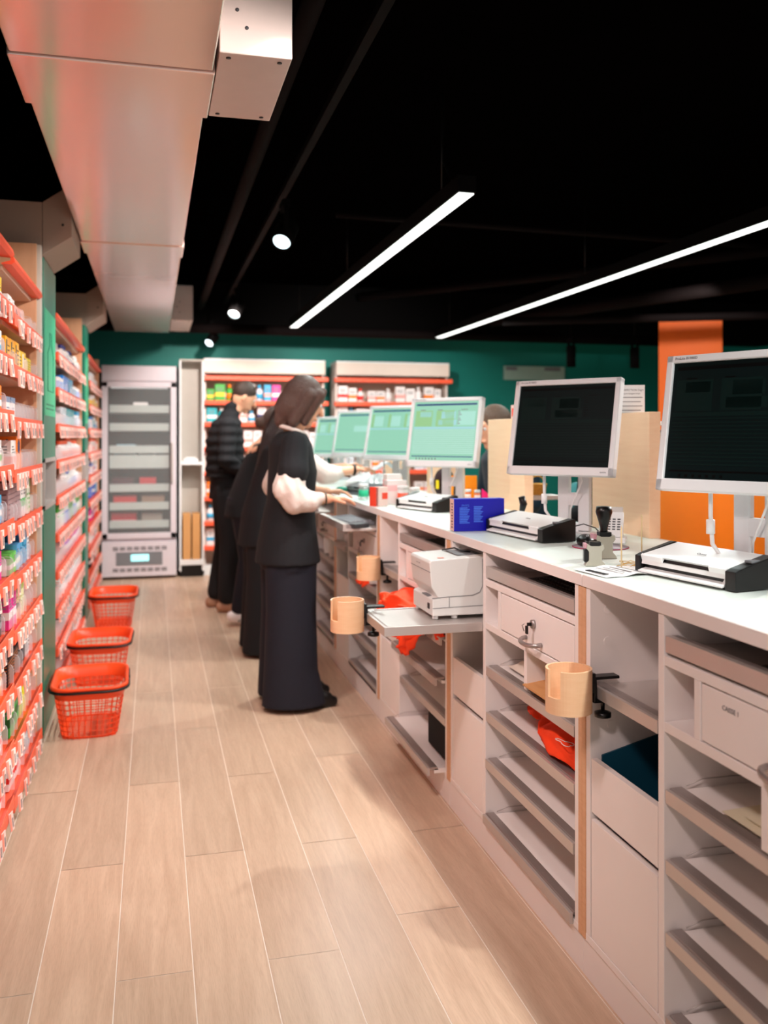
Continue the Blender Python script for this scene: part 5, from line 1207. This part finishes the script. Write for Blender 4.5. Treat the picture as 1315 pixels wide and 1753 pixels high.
for s_ in (-1, 1): blob('shoe', [('c', (-.08, .105*s_, .036), (.09, .11*s_, .034), .034, .038), ('c', (.09, .11*s_, .032), (.16, .112*s_, .028), .038, .028)], black, w2, .007, 2)
blob('hair', [('e', H2((-.022, 0, .02)), (.105, .093, .118), (0, .5, 0)), ('c', H2((-.05, 0, -.02)), (.03, 0, 1.40), .085, .075), ('c', (.03, 0, 1.40), (-.06, -.02, 1.15), .075, .035), ('c', H2((0, -.07, .02)), (.04, -.09, 1.36), .04, .035)], hair_d, w2, .007, 2)
q = MB(); q.tube([(.53, -.2013 + .029*math.cos(2*PI*k/16), 1.187 + .029*math.sin(2*PI*k/16)) for k in range(16)], .009, black, 6, closed=True); q.box((.52, -.215, 1.212), (.545, -.187, 1.222), black, .003); q.build('wrist_watch', w2, 'black wrist watch')
t = thing('folded_leaflet', 'grey and white folded leaflet held over the counter by the second woman', 'leaflet', (1.385, 5.72, 1.185), D2R(0))
q = MB(); q.prism([(0, 0), (.09, .055), (.16, .0), (.158, -.003), (.09, .050), (.004, -.003)], -.08, .07, mat('leaflet_grey', rgb(205, 208, 214), .5)); q.build('sheet', t)
# --- third staff member, nearly hidden: navy trousers and white sneakers
P3 = dict(pelvis=(.0, 0, .93), chest=(.10, 0, 1.20), neck=(.18, 0, 1.38), head=(.25, 0, 1.50), tilt=.6,
          arms=[[(.15, -.17, 1.32), (.36, -.21, 1.14), (.54, -.15, 1.10), (1, .1, 0), (0, 0, 1), 1], [(.15, .17, 1.32), (.36, .2, 1.14), (.54, .12, 1.10), (1, -.1, 0), (0, 0, 1), -1]],
          legs=[[(.0, -.09, .90), (.03, -.095, .5), (-.045, -.10, .11), (.08, -.11, .04)], [(.0, .09, .90), (.05, .095, .5), (.03, .10, .09), (.18, .11, .04)]])
w3, H3, _ = person('person in navy trousers and white sneakers, almost hidden between the second woman and the man', (.66, 6.88, 0), 0, P3)
blob('tunic', [('l', [(1.36, .18, 0, .06, .085), (1.34, .16, 0, .09, .16), (1.26, .13, 0, .115, .195), (1.1, .07, 0, .125, .18), (.9, .01, 0, .14, .19), (.80, .0, 0, .145, .2)]), ('c', (.15, -.16, 1.31), (.26, -.19, 1.22), .066, .07), ('c', (.15, .16, 1.31), (.26, .19, 1.22), .066, .07)], cloth_b, w3, .010, 3)
blob('trousers', [('l', [(.95, .0, 0, .12, .165), (.8, .0, 0, .13, .18)]), ('c', (.0, -.09, .85), (.03, -.095, .5), .10, .075), ('c', (.03, -.095, .5), (-.045, -.10, .13), .075, .055), ('c', (.0, .09, .85), (.05, .095, .5), .10, .075), ('c', (.05, .095, .5), (.03, .10, .12), .075, .055)], cloth_n, w3, .009, 3)
snk = mat('white_sneaker', rgb(240, 232, 232), .5)
for s_, ox, hz in ((-1, -.045, .02), (1, .03, 0)):
    t3 = blob('sneaker', [('c', (-.045 + ox, .102*s_, .050 + hz), (.04 + ox, .105*s_, .045 + hz*.5), .044, .042), ('c', (.04 + ox, .105*s_, .042 + hz*.5), (.135 + ox, .108*s_, .034), .042, .033)], snk, w3, .006, 2, label='white sneaker with black stripes')
    for k in range(3):
        q = MB(); q.tube([(-.005 + .022*k + ox, .102*s_ + .043*s_, .035), (.018 + .022*k + ox, .102*s_ + .036*s_, .070)], .004, ink, 6); q.build('stripe', t3)
blob('hair', [('e', H3((-.022, 0, .02)), (.102, .090, .116), (0, .6, 0)), ('c', H3((-.06, 0, -.02)), H3((-.10, 0, -.06)), .06, .05)], hair_m, w3, .007, 2)
# --- man in black quilted jacket
PM = dict(pelvis=(.0, 0, 1.02), chest=(-.01, 0, 1.36), neck=(.04, 0, 1.585), head=(.145, 0, 1.725), tilt=.5,
          arms=[[(-.01, -.20, 1.50), (-.02, -.27, 1.22), (.16, -.20, 1.10), (1, .3, -.1), (0, 0, 1), 1, .8], [(-.01, .20, 1.50), (.0, .27, 1.22), (.18, .18, 1.10), (1, -.3, -.1), (0, 0, 1), -1, .8]],
          legs=[[(.0, -.10, .98), (.03, -.11, .54), (.0, -.12, .10), (.14, -.13, .04)], [(.0, .10, .98), (.01, .11, .54), (-.07, .12, .10), (.06, .13, .04)]])
m1, HM, _ = person('man with short hair in black quilted jacket, head bowed, before the far wall display', (.575, 7.44, 0), 0, PM)
def quilt(co):
    a = .006*math.sin(co.z*2*PI/.075)
    c = Vector((co.x, co.y, 0)); n = c.normalized() if c.length > .01 else c
    return co + n*a
blob('jacket', [('l', [(1.60, .035, 0, .065, .075), (1.56, .02, 0, .09, .13), (1.50, .0, 0, .125, .215), (1.36, -.01, 0, .155, .215), (1.2, -.005, 0, .155, .20), (1.08, -.01, 0, .16, .20)]),
                 ('c', (0, -.19, 1.48), (-.02, -.265, 1.22), .078, .066), ('c', (-.02, -.265, 1.22), (.12, -.215, 1.12), .066, .05), ('c', (0, .19, 1.48), (0, .265, 1.22), .078, .066), ('c', (0, .265, 1.22), (.14, .20, 1.12), .066, .05), ('c', (.03, 0, 1.58), (.05, 0, 1.625), .072, .068)], cloth_b, m1, .009, 3, post=quilt)
blob('trousers', [('l', [(1.10, .0, 0, .125, .17), (.9, .0, 0, .14, .19)]), ('c', (.0, -.10, .95), (.03, -.11, .54), .115, .092), ('c', (.03, -.11, .54), (.0, -.12, .13), .092, .075), ('c', (.0, .10, .95), (.01, .11, .54), .115, .092), ('c', (.01, .11, .54), (-.07, .12, .13), .092, .075)], cloth_b, m1, .009, 3)
shb = mat('tan_suede', rgb(176, 130, 104), .7)
for s_, ox in ((-1, 0), (1, -.07)): blob('shoe', [('c', (-.05 + ox, .12*s_, .045), (.06 + ox, .125*s_, .042), .042, .042), ('c', (.06 + ox, .125*s_, .038), (.17 + ox, .13*s_, .030), .040, .029)], shb, m1, .007, 2)
blob('hair', [('e', HM((-.016, 0, .036)), (.100, .084, .098), (0, .5, 0)), ('c', HM((-.06, 0, -.01)), HM((-.06, 0, -.05)), .045, .035)], hair_s, m1, .006, 2)
# --- customers beyond the counter, facing it
PC = dict(pelvis=(.0, 0, .90), chest=(.07, 0, 1.14), neck=(.13, 0, 1.325), head=(.20, 0, 1.455), tilt=.25,
          arms=[[(.09, -.18, 1.27), (.10, -.23, 1.02), (.24, -.18, .98), (1, .2, 0), (0, 0, 1), 1], [(.09, .18, 1.27), (.10, .23, 1.02), (.24, .18, .98), (1, -.2, 0), (0, 0, 1), -1]],
          legs=[[(.0, -.09, .86), (.02, -.10, .48), (.0, -.10, .09), (.14, -.11, .04)], [(.0, .09, .86), (.02, .10, .48), (.0, .10, .09), (.14, .11, .04)]])
def customer(label, loc, rz, hairm, coat, extra=None, dz=0):
    c, Hc, _ = person(label, loc, rz, PC)
    blob('coat', [('l', [(1.36, .13, 0, .07, .08), (1.32, .115, 0, .095, .15), (1.26, .10, 0, .13, .205), (1.1, .06, 0, .15, .205), (.92, .01, 0, .16, .20), (.75, .0, 0, .165, .21)]), ('c', (.09, -.17, 1.25), (.10, -.23, 1.02), .075, .06), ('c', (.10, -.23, 1.02), (.22, -.19, .98), .06, .045), ('c', (.09, .17, 1.25), (.10, .23, 1.02), .075, .06), ('c', (.10, .23, 1.02), (.22, .19, .98), .06, .045)], coat, c, .010, 3)
    blob('trousers', [('c', (0, -.09, .82), (.02, -.10, .48), .11, .08), ('c', (.02, -.10, .48), (0, -.10, .12), .08, .065), ('c', (0, .09, .82), (.02, .10, .48), .11, .08), ('c', (.02, .10, .48), (0, .10, .12), .08, .065)], cloth_b, c, .012, 3)
    for s_ in (-1, 1): blob('shoe', [('c', (-.04, .10*s_, .042), (.15, .11*s_, .034), .042, .032)], black, c, .010, 2)
    blob('hair', [('e', Hc((-.02, 0, .028)), (.106, .092, .108), (0, .25, 0)), ('e', Hc((-.06, 0, -.03)), (.06, .08, .07))], hairm, c, .007, 2)
    return c
cnav = mat('petrol_jacket', rgb(14, 36, 52), .6, var=.2)
customer('customer with greying brown hair in dark petrol jacket, behind the counter beside the lit screen', (2.14, 5.06, 0), PI + .25, hair_g, cnav)
cc = customer('customer in black coat hidden behind the dark screen, seen through the counter opening', (2.25, 3.98, 0), PI + .1, hair_s, cloth_b)
t = thing('backpack', 'teal fabric bag carried beside the black-coated customer, behind the wicker basket', 'bag', (2.12, 4.27, .86))
blob('bag_body', [('e', (0, 0, .14), (.085, .13, .17)), ('e', (-.06, .0, .08), (.04, .09, .08))], mat('teal_fabric', rgb(10, 120, 124), .6, var=.2, bump=.2), t, .009, 3)
q = MB(); q.tube([(.0, -.07, .28), (.04, -.14, .36), (.08, -.16, .41), (.05, -.05, .34), (0, .07, .28)], .008, MATS['teal_fabric'], 8); q.build('strap', t)
t = thing('backpack', 'dark maroon backpack with yellow tag seen between the lit screens\' stands', 'bag', (1.62, 4.95, ZT))
blob('bag_body', [('e', (0, 0, .09), (.06, .08, .09))], mat('maroon_fabric', rgb(44, 16, 22), .7, var=.2), t, .009, 3)
B('yellow_tag', (-.062, -.06, .06), (-.05, -.03, .11), mat('yellow_plastic', rgb(245, 215, 20), .4), t, .003)
